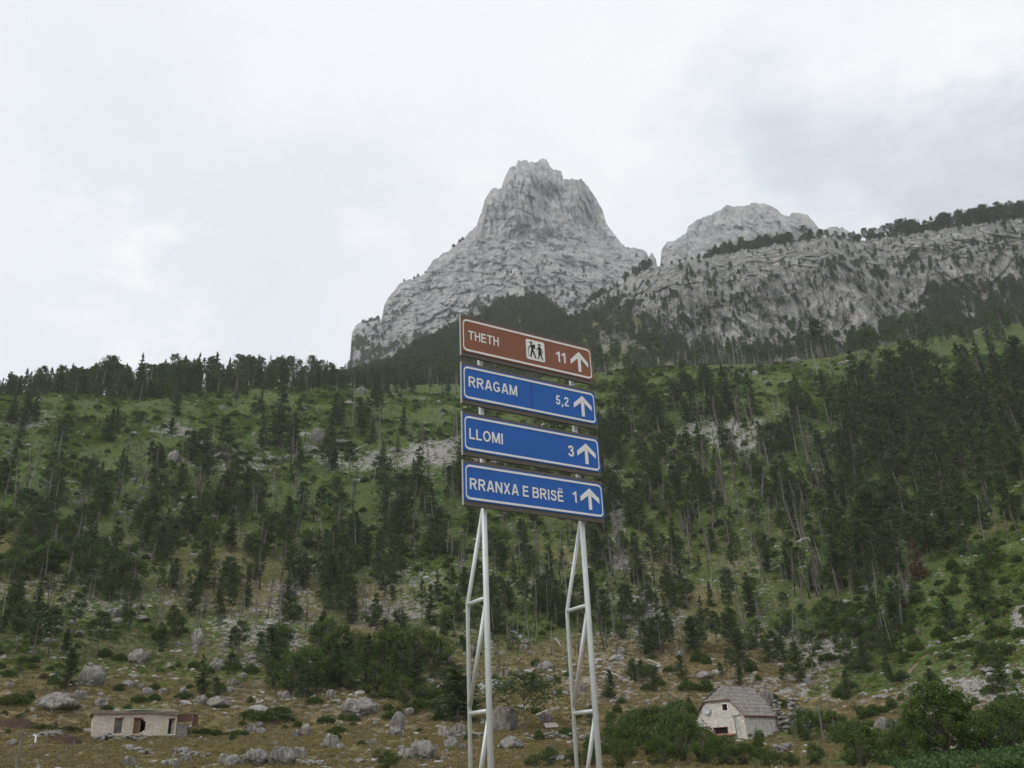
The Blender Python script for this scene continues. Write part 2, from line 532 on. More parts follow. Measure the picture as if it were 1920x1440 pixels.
for row in ROWS:
    a = np.array(row, float)
    px = np.linspace(-400, 2400, 700)
    py = np.interp(px, a[:, 0], a[:, 1])
    dd = np.interp(px, a[:, 0], a[:, 2])
    d = px_dir(px, py)
    az = az_of(d)
    k = np.ones(25) / 25
    zz = tan_el(d) * dd + EYE
    o = np.argsort(az)
    ctrl_d.append(np.interp(AZC, az[o], dd[o]))
    ctrl_z.append(np.interp(AZC, az[o], zz[o]))
ctrl_d = np.array(ctrl_d)
ctrl_z = np.array(ctrl_z)
ug = np.arange(0, 3500, 4.0)
ZG = np.zeros((len(AZ), len(DD)))
ker = np.hanning(7)
ker /= ker.sum()
for i in range(len(AZ)):
    xs = np.concatenate([[0, 28, 45], ctrl_d[:, i], [ctrl_d[-1, i] + 300, 3500]])
    zl = ctrl_z[-1, i]
    zs = np.concatenate([[0, 0, 0.15], ctrl_z[:, i], [zl - 20, zl - 60]])
    p = np.interp(ug, xs, zs)
    p = np.convolve(np.pad(p, 3, mode='edge'), ker, mode='valid')
    ZG[i] = np.interp(DD, ug, p) * FADE[i]
AA, DG = np.meshgrid(np.radians(AZ), DD, indexing='ij')
XG, YG = np.sin(AA) * DG, np.cos(AA) * DG
amp = np.interp(DG, [0, 40, 80, 150, 300, 3000], [0.0, 0.03, 0.3, 0.9, 2.0, 2.5]) * FADE[:, None]
ZG = ZG + amp * fbm(XG / 26, YG / 26, oct=4, seed=3) * 1.3 + np.minimum(amp, .7) * 0.5 * fbm(XG / 5, YG / 5, oct=3, seed=9)
# gullies running down the slope
gl = fbm(XG / 38 + .8 * vnoise(YG / 60, XG / 60, seed=4), YG / 170, oct=3, seed=21, ridged=True)
ZG -= np.clip(gl - 0.1, 0, 1) * np.interp(DG, [0, 140, 220, 360, 420, 3000], [0, 0, 2.2, 3.6, .8, 0]) * FADE[:, None]


def ground_z(x, y):
    x = np.asarray(x, float)
    y = np.asarray(y, float)
    az = np.degrees(np.arctan2(x, y))
    d = np.hypot(x, y)
    i = np.clip(np.searchsorted(AZ, az) - 1, 0, len(AZ) - 2)
    j = np.clip(np.searchsorted(DD, d) - 1, 0, len(DD) - 2)
    fi = np.clip((az - AZ[i]) / (AZ[i + 1] - AZ[i]), 0, 1)
    fj = np.clip((d - DD[j]) / (DD[j + 1] - DD[j]), 0, 1)
    return (ZG[i, j] * (1 - fi) * (1 - fj) + ZG[i + 1, j] * fi * (1 - fj) + ZG[i, j + 1] * (1 - fi) * fj + ZG[i + 1, j + 1] * fi * fj)


ELG = (ZG - EYE) / DG


def ground_px(px, py, dmin=40):
    """first point of the ground seen at an image position -> x, y, z (nan when sky)"""
    px = np.atleast_1d(np.asarray(px, float))
    py = np.atleast_1d(np.asarray(py, float))
    d = px_dir(px, py)
    az = az_of(d)
    te = tan_el(d)
    out = np.full((len(px), 3), np.nan)
    jm = np.searchsorted(DD, dmin)
    ii = np.clip(np.round((az + 36) / 0.1).astype(int) + np.searchsorted(AZ, -36), 0, len(AZ) - 1)
    for k in range(len(px)):
        e = ELG[ii[k], jm:]
        w_ = np.nonzero(e >= te[k])[0]
        if len(w_) and DD[jm + w_[0]] < 900:
            dist = DD[jm + w_[0]]
            a = math.radians(az[k])
            x, y = math.sin(a) * dist, math.cos(a) * dist
            out[k] = (x, y, 0)
    out[:, 2] = ground_z(np.nan_to_num(out[:, 0], nan=1.0), np.nan_to_num(out[:, 1], nan=1.0))
    return out


def height_m(px, ybase, ytop, dist):
    return float(dist * (tan_el(px_dir(px, ytop)) - tan_el(px_dir(px, ybase))))


# image position of every ground vertex (only used to give each zone of the slope its own cover)
def project(x, y, z):
    P = np.stack([x, y, z - EYE], -1)
    dep = P @ Fv
    dep = np.where(dep < 1, np.nan, dep)
    return 960 + F_PX * (P @ Rv) / dep, 720 - F_PX * (P @ Uv) / dep


PXG, PYG = project(XG, YG, ZG)
PXG = np.nan_to_num(PXG, nan=960)
PYG = np.nan_to_num(PYG, nan=1600)


BN1, BN2 = fbm(XG / 9, YG / 9, oct=3, seed=61), fbm(XG / 30, YG / 30, oct=3, seed=62)


def blob(px, py, rx, ry, soft=0.9):
    r = np.hypot((PXG - px) / rx, (PYG - py) / ry) * (1 + .5 * BN1 + .5 * BN2)
    return np.clip((1 + soft - r) / soft, 0, 1)


nz_ = fbm(XG / 40, YG / 40, oct=4, seed=33)
dry = np.interp(PYG, [700, 900, 1050, 1180, 1260, 1330, 1500], [.0, .26, .36, .40, .55, .80, .84]) + nz_ * .35
dry -= np.clip((PXG - 1250) / 350, 0, 1) * np.interp(PYG, [1100, 1250, 1500], [0, .1, .15])
dry -= blob(1800, 1425, 160, 22) * 1.0
dry -= blob(1780, 1200, 240, 160) * .25
dry += blob(1560, 1335, 170, 18) * .5 + blob(1720, 1345, 60, 10) * .6 + blob(1040, 1400, 120, 35) * .5 + blob(1240, 1270, 120, 40) * .4
rocky = np.interp(PYG, [700, 800, 900, 1050, 1200, 1300, 1400], [.36, .36, .42, .48, .54, .52, .48]) + fbm(XG / 15, YG / 15, oct=3, seed=41) * .22
rocky -= np.clip((PXG - 1600) / 200, 0, 1) * .12 * (PYG < 1200)
for (px, py, rx, ry, a) in [(1820, 1330, 45, 22, .8), (1790, 1300, 16, 14, .6), (1900, 1325, 30, 16, .6), (1915, 1170, 14, 28, .9), (1160, 980, 8, 60, .5), (1152, 905, 8, 40, .4), (1215, 1160, 12, 50, .4),
                            (1325, 805, 40, 28, .45), (1395, 812, 25, 28, .45), (330, 805, 40, 12, .5), (740, 855, 110, 14, .5), (820, 830, 60, 16, .4), (480, 1190, 60, 60, .25), (690, 1120, 120, 40, .2),
                            (1190, 1200, 60, 60, .25), (40, 790, 50, 14, .4), (420, 860, 70, 20, .35), (1560, 1270, 40, 40, .3), (1430, 1290, 60, 14, .35)]:
    rocky += blob(px, py, rx, ry) * a * .75
earth = np.zeros_like(rocky)


def path_mask(pts, wid):
    mk = np.zeros_like(PXG)
    for (x0, y0), (x1, y1) in zip(pts[:-1], pts[1:]):
        dx, dy = x1 - x0, y1 - y0
        tt = np.clip(((PXG - x0) * dx + (PYG - y0) * dy) / (dx * dx + dy * dy), 0, 1)
        r = np.hypot(PXG - (x0 + tt * dx), (PYG - (y0 + tt * dy)) * 1.6)
        mk = np.maximum(mk, np.clip(1.6 - r / wid, 0, 1))
    return mk


earth += path_mask([(1676, 1282), (1705, 1260), (1730, 1232), (1752, 1220), (1790, 1208)], 3.0) * .9
earth += path_mask([(1815, 1188), (1840, 1170), (1870, 1150)], 2.2) * .7
earth += blob(470, 1285, 40, 12) * .4 + blob(700, 1180, 22, 12) * .5
earth += np.clip(.40 - nz_ * .8, 0, .54) * np.interp(PYG, [780, 900, 1230, 1300], [0, .9, 1, .3]) * np.interp(PXG, [1650, 1850], [1, .3])
NA, ND = ZG.shape
verts = np.stack([XG, YG, ZG], -1).reshape(-1, 3)
i0 = (np.arange(NA - 1)[:, None] * ND + np.arange(ND - 1)[None]).ravel()
faces = np.stack([i0, i0 + 1, i0 + ND + 1, i0 + ND], -1)[:, ::-1]
me = np_mesh('ground', verts, np.ascontiguousarray(faces), M_GROUND, smooth=True)
add_attr(me, 'dry', np.clip(dry, 0, 1))
add_attr(me, 'rocky', np.clip(rocky, 0, 1.5))
add_attr(me, 'earth', np.clip(earth, 0, 1))
ground = link_mesh('ground', me)
tag(ground, kind='structure')


# ------------------------------------------------------------------ rock faces
def relief(name, top, y_bot, d_bot, d_fun, px0, px1, step, nv, mat, rough, back=300, seed=0, edge=0.0, flute_y=450, gully=1.0):
    """a mountain side: for every column of the skyline a profile that climbs away from the valley,
    passes the crest and comes down behind; broken up by ribs, gullies and ledges"""
    px = np.arange(px0, px1 + .01, step)
    tp = np.array(top, float)
    ytop = np.interp(px, tp[:, 0], tp[:, 1])
    v = np.linspace(0, 1, nv)
    PX, V = np.meshgrid(px, v, indexing='ij')
    PY = y_bot + (ytop[:, None] - y_bot) * V
    D = d_fun(PX, PY, V, ytop[:, None])
    if edge:
        e = np.minimum(PX - px0, px1 - PX)
        D = D + edge * np.exp(-e / 12.0)
    d = px_dir(PX, PY)
    h = np.hypot(d[..., 0], d[..., 1])
    X, Y, Z = d[..., 0] / h * D, d[..., 1] / h * D, d[..., 2] / h * D + EYE
    big, mid, fine = rough
    flute_y = 1000 if name == 'cliff' else flute_y
    ux, uy = d[..., 0] / h, d[..., 1] / h
    taper = np.clip((1 - V) * 12, 0.12, 1)
    s = X * .9 + Y * .2
    ribs = fbm(s / 130, Z / 420, oct=3, seed=seed, ridged=True)
    rib2 = fbm(s / 42 + .5 * vnoise(Z / 70, s / 90), Z / 190, oct=4, seed=seed + 5, ridged=True)
    bulk = fbm(X / 90, Y / 90, Z / 150, oct=4, seed=seed + 11)
    led = fbm(s / 210, (Z + s * .12) / 13, oct=3, seed=seed + 23)
    small = .45 * fbm(X / 19, Y / 19, Z / 40, oct=5, seed=seed + 31, ridged=True, gain=.62) + .5 * fbm(X / 6, Y / 6, Z / 9, oct=3, seed=seed + 37, ridged=True)
    flute = fbm(s / 15, Z / 170, oct=4, seed=seed + 41, ridged=True, gain=.6)
    slab = fbm((s * .62 + Z * .78) / 17, (s * .78 - Z * .62) / 80, oct=4, seed=seed + 47, ridged=True, gain=.6)
    upm = np.clip((flute_y - PY) / 60, 0, 1)
    wx, wy, wz = X + 9 * vnoise(X / 30, Z / 30, Y / 30, seed), Y, Z + 9 * vnoise(X / 34, Z / 34, Y / 34, seed + 1)
    blocks = fine * (.6 if name != 'cliff' else .9) * (1.9 * facets(wx / 52, wy / 52, wz / 120, seed + 70) + 1.15 * facets(wx / 21, wy / 21, wz / 46, seed + 80) + .6 * facets(wx / 9, wy / 9, wz / 13, seed + 90))
    upr = upm if name != 'cliff' else np.full(PX.shape, .55)
    lean = X + .25 * (Z - 600) * (name == 'cliff') * 0
    pillars = facets((lean + 5 * vnoise(Z / 40, X / 60, Y / 60, seed + 2)) / 24, wy / 60, wz / 210, seed + 140) * 13 + facets(lean / 10, wy / 30, wz / 75, seed + 150) * 5.5
    dis = pillars * (.25 + .75 * upr) * (fine / 6.5) + blocks * (1 - .55 * upm) - fine * flute * (1.0 + (1.6 if name == 'cliff' else 3.2) * upm) - fine * (0 if name == 'cliff' else .9) * slab * (1 - upm * .8) - big * .6 * ribs * gully - mid * 1.1 * rib2 * gully + big * .35 * bulk + mid * .14 * led + fine * .55 * small
    X = X + ux * dis * taper
    Y = Y + uy * dis * taper
    # move along the sight direction: keep the height consistent with the shifted distance
    Z = EYE + (Z - EYE) * (np.hypot(X, Y) / D)
    jag = fbm(px / 9, px * 0, oct=4, seed=seed + 50, gain=.7) * fine * 1.1
    Z = Z + jag[:, None] * np.clip((V - .93) / .07, 0, 1)
    # behind the crest
    BX, BY, BZ = [], [], []
    lx, ly, lz = X[:, -1], Y[:, -1], Z[:, -1]
    for k, (a, b) in enumerate([(.03, -.004), (.10, -.03), (.25, -.12), (.55, -.35), (1, -1)]):
        BX.append(lx + ux[:, -1] * back * a)
        BY.append(ly + uy[:, -1] * back * a)
        BZ.append(lz + (lz) * b + fbm(lx / 60, ly / 60 + k, oct=3, seed=seed + 60) * 6 * a)
    X = np.concatenate([X, np.array(BX).T], 1)
    Y = np.concatenate([Y, np.array(BY).T], 1)
    Z = np.concatenate([Z, np.array(BZ).T], 1)
    na, nd = X.shape
    i0 = (np.arange(na - 1)[:, None] * nd + np.arange(nd - 1)[None]).ravel()
    faces = np.ascontiguousarray(np.stack([i0, i0 + nd, i0 + nd + 1, i0 + 1], -1))
    me = np_mesh(name, np.stack([X, Y, Z], -1).reshape(-1, 3), faces, mat, smooth=False)
    o = link_mesh(name, me)
    tag(o, kind='structure')
    return o, px, v, X[:, :nv], Y[:, :nv], Z[:, :nv], PY


PEAK_TOP = [(640, 716), (654, 700), (657, 660), (660, 625), (668, 609), (685, 602), (716, 599), (721, 570), (738, 545), (752, 530), (775, 522), (795, 517), (813, 487), (845, 468), (870, 445), (893, 425),
            (903, 400), (908, 378), (918, 358), (925, 352), (940, 352), (946, 335), (951, 322), (957, 315), (968, 312), (971, 302), (985, 299), (1003, 306), (1012, 298), (1024, 297), (1030, 308), (1040, 318), (1052, 322),
            (1057, 338), (1075, 336), (1090, 337), (1103, 350), (1117, 372), (1130, 395), (1136, 415), (1142, 425), (1158, 447), (1170, 462), (1180, 466), (1195, 464), (1212, 472), (1217, 483), (1222, 474), (1230, 486),
            (1233, 505), (1238, 560), (1262, 640)]


def peak_depth(PX, PY, V, YT):
    d = 1120 + (720 - PY) * 1.75
    d = np.where(PY < 450, 1120 + 270 * 1.75 + (450 - PY) * .9, d)
    d = d + np.abs(PX - 960) * .35 + np.clip(760 - PX, 0, 200) * .6
    d = d + 60 * np.exp(-((PX - 1105) / 26) ** 2) * np.clip((480 - PY) / 60, 0, 1)      # the recess right of the summit tower
    d = d - 50 * np.exp(-((PX - 1080 + (PY - 340) * -.2) / 16) ** 2) * np.clip((460 - PY) / 60, 0, 1)
    return d


peak = relief('mountain_peak', PEAK_TOP, 735, 1150, peak_depth, 640, 1262, 1.25, 300, M_PEAK, (75, 22, 6.5), back=420, seed=100, edge=90)
SHOULDER_TOP = [(1226, 640), (1234, 520), (1238, 495), (1240, 470), (1250, 455), (1270, 448), (1288, 437), (1290, 425), (1310, 410), (1335, 402), (1350, 392), (1362, 385), (1380, 388), (1400, 385), (1415, 380), (1440, 383),
                (1452, 390), (1465, 402), (1480, 406), (1485, 400), (1500, 399), (1515, 403), (1525, 415), (1535, 430), (1548, 432), (1560, 425), (1580, 426), (1592, 436), (1610, 470), (1650, 560), (1700, 640)]
shoulder = relief('mountain_shoulder', SHOULDER_TOP, 640, 1300, lambda PX, PY, V, YT: 1380 + (640 - PY) * 1.5 + np.abs(PX - 1400) * .3, 1226, 1700, 1.5, 170, M_PEAK, (45, 15, 5), back=380, flute_y=500, seed=200, edge=80)
CLIFF_TOP = [(1040, 640), (1070, 600), (1100, 572), (1150, 543), (1200, 510), (1240, 501), (1300, 487), (1361, 475), (1444, 462), (1492, 452), (1552, 445), (1612, 452), (1660, 445), (1725, 437), (1781, 426), (1856, 418), (1920, 404), (2100, 385), (2350, 365)]


def cliff_depth(PX, PY, V, YT):
    d = 745 + V * 105 + np.clip(1250 - PX, 0, 250) * .7
    d = d + 55 * np.clip((V - .80) / .20, 0, 1)
    # the big diagonal buttress and the bay right of it
    d = d - 30 * np.exp(-((PX - 1560 - (PY - 520) * .9) / 50) ** 2) + 28 * np.exp(-((PX - 1660 - (PY - 500) * .3) / 50) ** 2)
    d = d - 26 * np.exp(-((PX - 1270) / 60) ** 2) - 20 * np.exp(-((PX - 1400) / 45) ** 2)
    return d


cliff = relief('cliff', CLIFF_TOP, 735, 735, cliff_depth, 1040, 2350, 1.3, 290, M_CLIFF, (34, 12, 4.2), back=260, seed=300, edge=0)


# forested spur between the slope and the peak
def make_spur():
    px = np.arange(560, 1290, 2.5)
    tops = np.array([(560, 760, 690), (640, 735, 700), (740, 703, 750), (830, 655, 840), (890, 618, 930), (925, 592, 970), (960, 575, 1000), (1010, 577, 1000), (1045, 600, 970), (1066, 622, 930), (1100, 610, 900), (1150, 585, 920), (1200, 575, 950), (1290, 600, 980)], float)
    yt = np.interp(px, tops[:, 0], tops[:, 1])
    dt = np.interp(px, tops[:, 0], tops[:, 2])
    t_ = np.linspace(0, 1.35, 80)
    PX, T = np.meshgrid(px, t_, indexing='ij')
    TT = np.clip(T, 0, 1)
    PY = 745 + (yt[:, None] - 745) * np.sin(TT * math.pi / 2) ** 1.0
    D = 600 + (dt[:, None] - 600) * TT
    d = px_dir(PX, PY)
    h = np.hypot(d[..., 0], d[..., 1])
    Z = d[..., 2] / h * D + EYE
    over = np.clip(T - 1, 0, 1)
    D = D + over * 500
    Z = Z - over * over * 700
    X, Y = d[..., 0] / h * D, d[..., 1] / h * D
    Z = Z + fbm(X / 60, Y / 60, oct=4, seed=77) * 9 * np.clip(T * 4, 0, 1)
    na, nd = X.shape
    i0 = (np.arange(na - 1)[:, None] * nd + np.arange(nd - 1)[None]).ravel()
    faces = np.ascontiguousarray(np.stack([i0, i0 + nd, i0 + nd + 1, i0 + 1], -1))
    me = np_mesh('forested_hill', np.stack([X, Y, Z], -1).reshape(-1, 3), faces, M_GROUND, smooth=True)
    add_attr(me, 'dry', np.full(X.size, .5))
    add_attr(me, 'rocky', np.clip(.40 + fbm(X / 50, Y / 50, oct=3, seed=8) * .3 + .25 * np.clip((PX - 1070) / 60, 0, 1), 0, 1).ravel())
    add_attr(me, 'earth', np.zeros(X.size))
    o = link_mesh('forested_hill', me)
    tag(o, kind='structure')
    return px, t_, X, Y, Z


SPUR = make_spur()

# ------------------------------------------------------------------ the hazy air
hz = bpy.data.meshes.new('haze')
HZ0, HZ1 = float(ZG.min()) - 8, 1700.0
hv = [(x, y, z) for z in (HZ0, HZ1) for x, y in ((-3500, -3500), (3500, -3500), (3500, 3500), (-3500, 3500))]
hz.from_pydata(hv, [], [(0, 3, 2, 1), (4, 5, 6, 7), (0, 1, 5, 4), (1, 2, 6, 5), (2, 3, 7, 6), (3, 0, 4, 7)])
M_HAZE = bpy.data.materials.new('haze')
M_HAZE.use_nodes = True
th = NT(M_HAZE.node_tree)
pv = th.n('ShaderNodeVolumePrincipled', {'Color': (.86, .90, .95), 'Density': 0.00013, 'Anisotropy': 0.2})
th.n('ShaderNodeOutputMaterial', {'Volume': pv.outputs[0]})
hz.materials.append(M_HAZE)
hzo = link_mesh('haze', hz)
tag(hzo, 'thin grey-blue haze in the air of the valley', 'haze', kind='stuff')
# ------------------------------------------------------------------ plants: the shapes
def rand_dirs(n, rng):
    v = rng.normal(size=(n, 3))
    return v / np.linalg.norm(v, axis=1)[:, None]


def leaf_cards(centers, size, rng, flat=0.0, tone=None, elong=1.6, axis=None):
    """small four-cornered leaf clumps turned every way"""
    n = len(centers)
    a = rand_dirs(n, rng) if axis is None else axis + rng.normal(size=(n, 3)) * .45
    a[:, 2] *= (1 - flat)
    a /= np.linalg.norm(a, axis=1)[:, None]
    b = np.cross(a, rand_dirs(n, rng))
    b /= np.linalg.norm(b, axis=1)[:, None] + 1e-9
    b[:, 2] *= (1 - flat * .6)
    s = (size * rng.uniform(.6, 1.3, n))[:, None]
    p0 = centers - a * s * elong * .5
    p2 = centers + a * s * elong * .5
    p1 = centers + b * s * .42 - a * s * .1
    p3 = centers - b * s * .42 + a * s * .1 + rng.normal(size=(n, 3)) * s * .12
    v = np.stack([p0, p1, p2, p3], 1).reshape(-1, 3)
    f = np.arange(n * 4).reshape(n, 4)
    return v, f


def crown_mesh(name, centers, size, tone, mat, rng, flat=0.0, elong=1.6, axis=None):
    v, f = leaf_cards(np.asarray(centers), size, rng, flat, None, elong, axis)
    me = np_mesh(name, v, f, mat)
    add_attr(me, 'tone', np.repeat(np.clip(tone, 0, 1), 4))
    return me


def trunk_mesh(name, h, r, mat, rng, bend=.02, limbs=(), mb=None):
    mb = mb or MB()
    pts, rad = [], []
    bx, by = rng.normal() * bend * h, rng.normal() * bend * h
    for t in np.linspace(0, 1, 8):
        pts.append((bx * t * t, by * math.sin(t * 2) * .5, -0.4 + (h + .4) * t))
        rad.append(r * (1.25 - .25 * min(1, t * 8)) * (1 - t) ** .75 + r * .08)
    mb.tube(pts, rad, 7)
    for (p, q, rr) in limbs:
        m_ = [(p[i] + q[i]) / 2 + (0.06 * h * .3 if i == 2 else 0) for i in range(3)]
        mb.tube([p, m_, q], [rr, rr * .7, rr * .25], 5)
    return np_mesh(name, mb.v, mb.f, mat, smooth=True)


def conifer(h, kind, seed, mat=None):
    """kind: cone (fir-like, foliage almost to the ground), pine (bare stem, clumpy upper crown), thin (sparse tall), umbrella (old spreading pine)"""
    rng = np.random.default_rng(seed)
    mat = mat or M_PINE
    C, T, AXS = [], [], []
    limbs = []
    base = {'cone': .05, 'pine': .34, 'thin': .42, 'umbrella': .28, 'dense': .10}[kind]
    wid = {'cone': .19, 'pine': .20, 'thin': .12, 'umbrella': .44, 'dense': .24}[kind] * h
    irr = rng.uniform(.75, 1.35)
    wid *= irr
    nb = {'cone': 120, 'pine': 74, 'thin': 58, 'umbrella': 90, 'dense': 150}[kind]
    per = {'cone': 16, 'pine': 20, 'thin': 13, 'umbrella': 30, 'dense': 18}[kind]
    lopside = rng.uniform(0, 2 * math.pi)
    for i in range(nb):
        t = rng.random() ** (.85)
        if kind == 'umbrella':
            prof = math.sin(math.pi * min(1, .18 + .80 * t)) ** .7
        elif kind == 'pine':
            prof = (math.sin(math.pi * (.16 + .80 * t)) ** .8) * (.75 + .35 * rng.random())
        elif kind == 'thin':
            prof = (1 - t) ** .55 * (.55 + .6 * rng.random())
        elif kind == 'dense':
            prof = min(1, (1.06 - t) ** .62 * 1.02) * (min(1, t * 5 + .55))
        else:
            prof = (1 - t) ** .80 * min(1, t * 6 + .6)
        z = h * (base + (1 - base) * t * .97)
        an = rng.uniform(0, 2 * math.pi)
        L = wid * prof * rng.uniform(.65, 1.12) * (1 + .18 * math.cos(an - lopside)) + .03 * h * (1 - t) + .012 * h
        rise = {'cone': -.18, 'pine': .22, 'thin': -.05, 'umbrella': .30, 'dense': .15}[kind] + (.35 * t if kind != 'umbrella' else .1) + rng.normal() * .10
        dx, dy = math.cos(an), math.sin(an)
        tone_b = np.clip(rng.normal(.40, .24), 0, 1)
        n = max(4, int(per * (.35 + L / wid)))
        u = rng.uniform(.25, 1.05, n) if kind in ('pine', 'umbrella') else rng.uniform(.08, 1.05, n)
        if kind in ('pine', 'umbrella', 'thin'):
            u = np.where(rng.random(n) < .75, .62 + .38 * rng.random(n), u)
        spread = L * (.20 if kind != 'umbrella' else .24)
        cx = dx * L * u + rng.normal(size=n) * spread * u
        cy = dy * L * u + rng.normal(size=n) * spread * u
        cz = z + rise * L * u ** 1.3 + rng.normal(size=n) * spread * .38
        C.append(np.stack([cx, cy, cz], 1))
        T.append(tone_b + (u - .5) * .35 + rng.normal(size=n) * .13)
        AXS.append(np.tile([dx, dy, .35 if kind != 'cone' else -.1], (n, 1)))
        if i % 3 == 0:
            limbs.append(((0, 0, z), (dx * L * .8, dy * L * .8, z + rise * L * .8), h * .006 + .008))
    # leader
    n = 26
    zt = rng.uniform(.9, 1.0, n)
    C.append(np.stack([rng.normal(size=n) * h * .010 * (1 - zt) * 9, rng.normal(size=n) * h * .010 * (1 - zt) * 9, h * zt], 1))
    T.append(rng.uniform(.2, .7, n))
    AXS.append(np.tile([0, 0, 1.0], (n, 1)))
    # a few low dead snags on bare stems
    if kind in ('pine', 'thin', 'umbrella'):
        for k in range(16):
            z = h * rng.uniform(.10, base + .08)
            an = rng.uniform(0, 2 * math.pi)
            L = h * rng.uniform(.02, .08)
            limbs.append(((0, 0, z), (math.cos(an) * L, math.sin(an) * L, z - L * .2), h * .003 + .006))
    C, T, AXS = np.concatenate(C), np.concatenate(T), np.concatenate(AXS)
    crown = crown_mesh('crown', C, h * .024 + .04, T, mat, rng, flat=.35, elong=2.0, axis=AXS)
    trunk = trunk_mesh('trunk', h * .97, h * .0125 + .02, M_BARK, rng, .012, limbs)
    return crown, trunk


def dead_tree(h, seed, fuzz):
    rng = np.random.default_rng(seed)
    mb = MB()
    lean = rng.normal() * .03
    nb = int(18 + fuzz * 120)
    C, A, T = [], [], []
    for i in range(nb):
        z = h * rng.uniform(.22 if fuzz else .35, .97)
        an = rng.uniform(0, 2 * math.pi)
        L = h * rng.uniform(.03, .11) * (1.15 - z / h) * (1.2 if fuzz else .8)
        dx, dy = math.cos(an), math.sin(an)
        dz = rng.uniform(-.35, .25)
        r_ = .012 + h * .0012
        mb.tube([(0, 0, z), (dx * L * .5, dy * L * .5, z + dz * L * .4), (dx * L, dy * L, z + dz * L)], [r_ * 1.3, r_, r_ * .4], 3, cap=False)
        if fuzz:
            for q in range(4):
                u = rng.uniform(.4, 1)
                C.append((dx * L * u, dy * L * u, z + dz * L * u))
                A.append((dx * .5 + rng.normal() * .5, dy * .5 + rng.normal() * .5, rng.normal() * .6))
                T.append(rng.random())
    trunk = trunk_mesh('trunk', h, h * .0095 + .03, M_DEADBARK, rng, .006, (), mb)
    tw = None
    if fuzz:
        A = np.array(A)
        v, f = leaf_cards(np.array(C), h * .03, rng, 0, None, 2.2, A)
        # thin twigs: squeeze the cards
        v = v.reshape(-1, 4, 3)
        mid = (v[:, 0] + v[:, 2]) / 2
        v[:, 1] = mid + (v[:, 1] - mid) * .13
        v[:, 3] = mid + (v[:, 3] - mid) * .13
        tw = np_mesh('twigs', v.reshape(-1, 3), f, M_TWIG)
        add_attr(tw, 'tone', np.repeat(T, 4))
    return trunk, tw


def broadleaf(h, w, seed, mat, trunk_frac=.22, n=4200, leaf=.2):
    rng = np.random.default_rng(seed)
    nc = 34
    cen, rad = [], []
    limbs = []
    for i in range(nc):
        a = rng.uniform(0, 2 * math.pi)
        t = rng.uniform(0, 1)
        prof = math.sin(math.pi * (.14 + .74 * t)) ** .7
        rr = w * .5 * prof * rng.uniform(.30, 1.0)
        c = np.array([math.cos(a) * rr, math.sin(a) * rr, h * (trunk_frac + (1 - trunk_frac) * (.08 + .80 * t))])
        cen.append(c)
        rad.append(w * rng.uniform(.07, .21))
        if i % 2 == 0:
            limbs.append(((0, 0, h * trunk_frac * rng.uniform(.5, 1.2)), tuple(c), h * .010 + .01))
    pts, tone = [], []
    per = n // nc
    for c, r_ in zip(cen, rad):
        d = rand_dirs(per, rng)
        rr = r_ * rng.uniform(.45, 1.08, per) ** .6
        p = c + d * rr[:, None] * np.array([1, 1, .85])
        p += rng.normal(size=p.shape) * r_ * .12
        pts.append(p)
        tone.append(np.clip(rng.normal(.45, .2) + .30 * d[:, 2] + rng.normal(size=per) * .14, 0, 1))  # tone rises with the leaf's upward side: lit clump tops put into the colour
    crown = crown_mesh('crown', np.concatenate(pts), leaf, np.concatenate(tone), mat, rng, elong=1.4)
    trunk = trunk_mesh('trunk', h * .75, h * .018 + .03, M_BARK, rng, .03, limbs)
    return crown, trunk


def tuft_mesh(name, seed, n, w, h, leaf, mat, upright=.6):
    rng = np.random.default_rng(seed)
    a = rng.uniform(0, 2 * math.pi, n)
    r_ = w * .5 * rng.random(n) ** .6
    z = h * rng.random(n) * (1 - (r_ / (w * .5)) ** 2 * .6)
    c = np.stack([np.cos(a) * r_, np.sin(a) * r_, z], 1)
    ax = np.stack([np.cos(a) * (1 - upright), np.sin(a) * (1 - upright), np.full(n, upright)], 1)
    return crown_mesh(name, c, leaf, np.clip(rng.normal(.45, .25, n), 0, 1), mat, rng, elong=1.8, axis=ax)


def facet_rock(seed, sub=4, cuts=14, aspect=(1, .8, .65), jag=.05, cracks=0, mat=None, smooth=True):
    """a weathered limestone block: a ball cut by many planes, roughened and split by a few clefts"""
    import bmesh
    rng = np.random.default_rng(seed)
    bm = bmesh.new()
    bmesh.ops.create_icosphere(bm, subdivisions=sub, radius=1)
    V = np.array([v.co[:] for v in bm.verts])
    N = V / np.linalg.norm(V, axis=1)[:, None]
    Rr = np.full(len(N), 1.0)
    dirs = rand_dirs(cuts, rng)
    offs = rng.uniform(.55, .9, cuts)
    for d, o_ in zip(dirs, offs):
        k = N @ d
        Rr = np.where(k > .15, np.minimum(Rr, o_ / np.maximum(k, .15)), Rr)
    P = N * Rr[:, None]
    x, y, z = P.T
    Rr = Rr * (1 + jag * 2.2 * fbm(x * 2 + seed, y * 2, z * 2, oct=3, seed=seed) + jag * 1.2 * fbm(x * 7, y * 7 + seed, z * 7, oct=2, seed=seed + 3, ridged=True))
    for c in range(cracks):
        d = rand_dirs(1, rng)[0]
        d[2] *= .35
        d /= np.linalg.norm(d)
        k = np.abs(P @ d - rng.uniform(-.35, .35) + .07 * fbm(x * 3, y * 3, z * 3, oct=2, seed=seed + 9 + c))
        Rr -= .20 * np.exp(-(k / .035) ** 2)
    P = N * Rr[:, None] * np.array(aspect)
    for v, p in zip(bm.verts, P):
        v.co = p
    me = bpy.data.meshes.new('boulder')
    bm.to_mesh(me)
    bm.free()
    me.materials.append(mat or M_BOULDER)
    me.polygons.foreach_set('use_smooth', np.full(len(me.polygons), smooth))
    return me


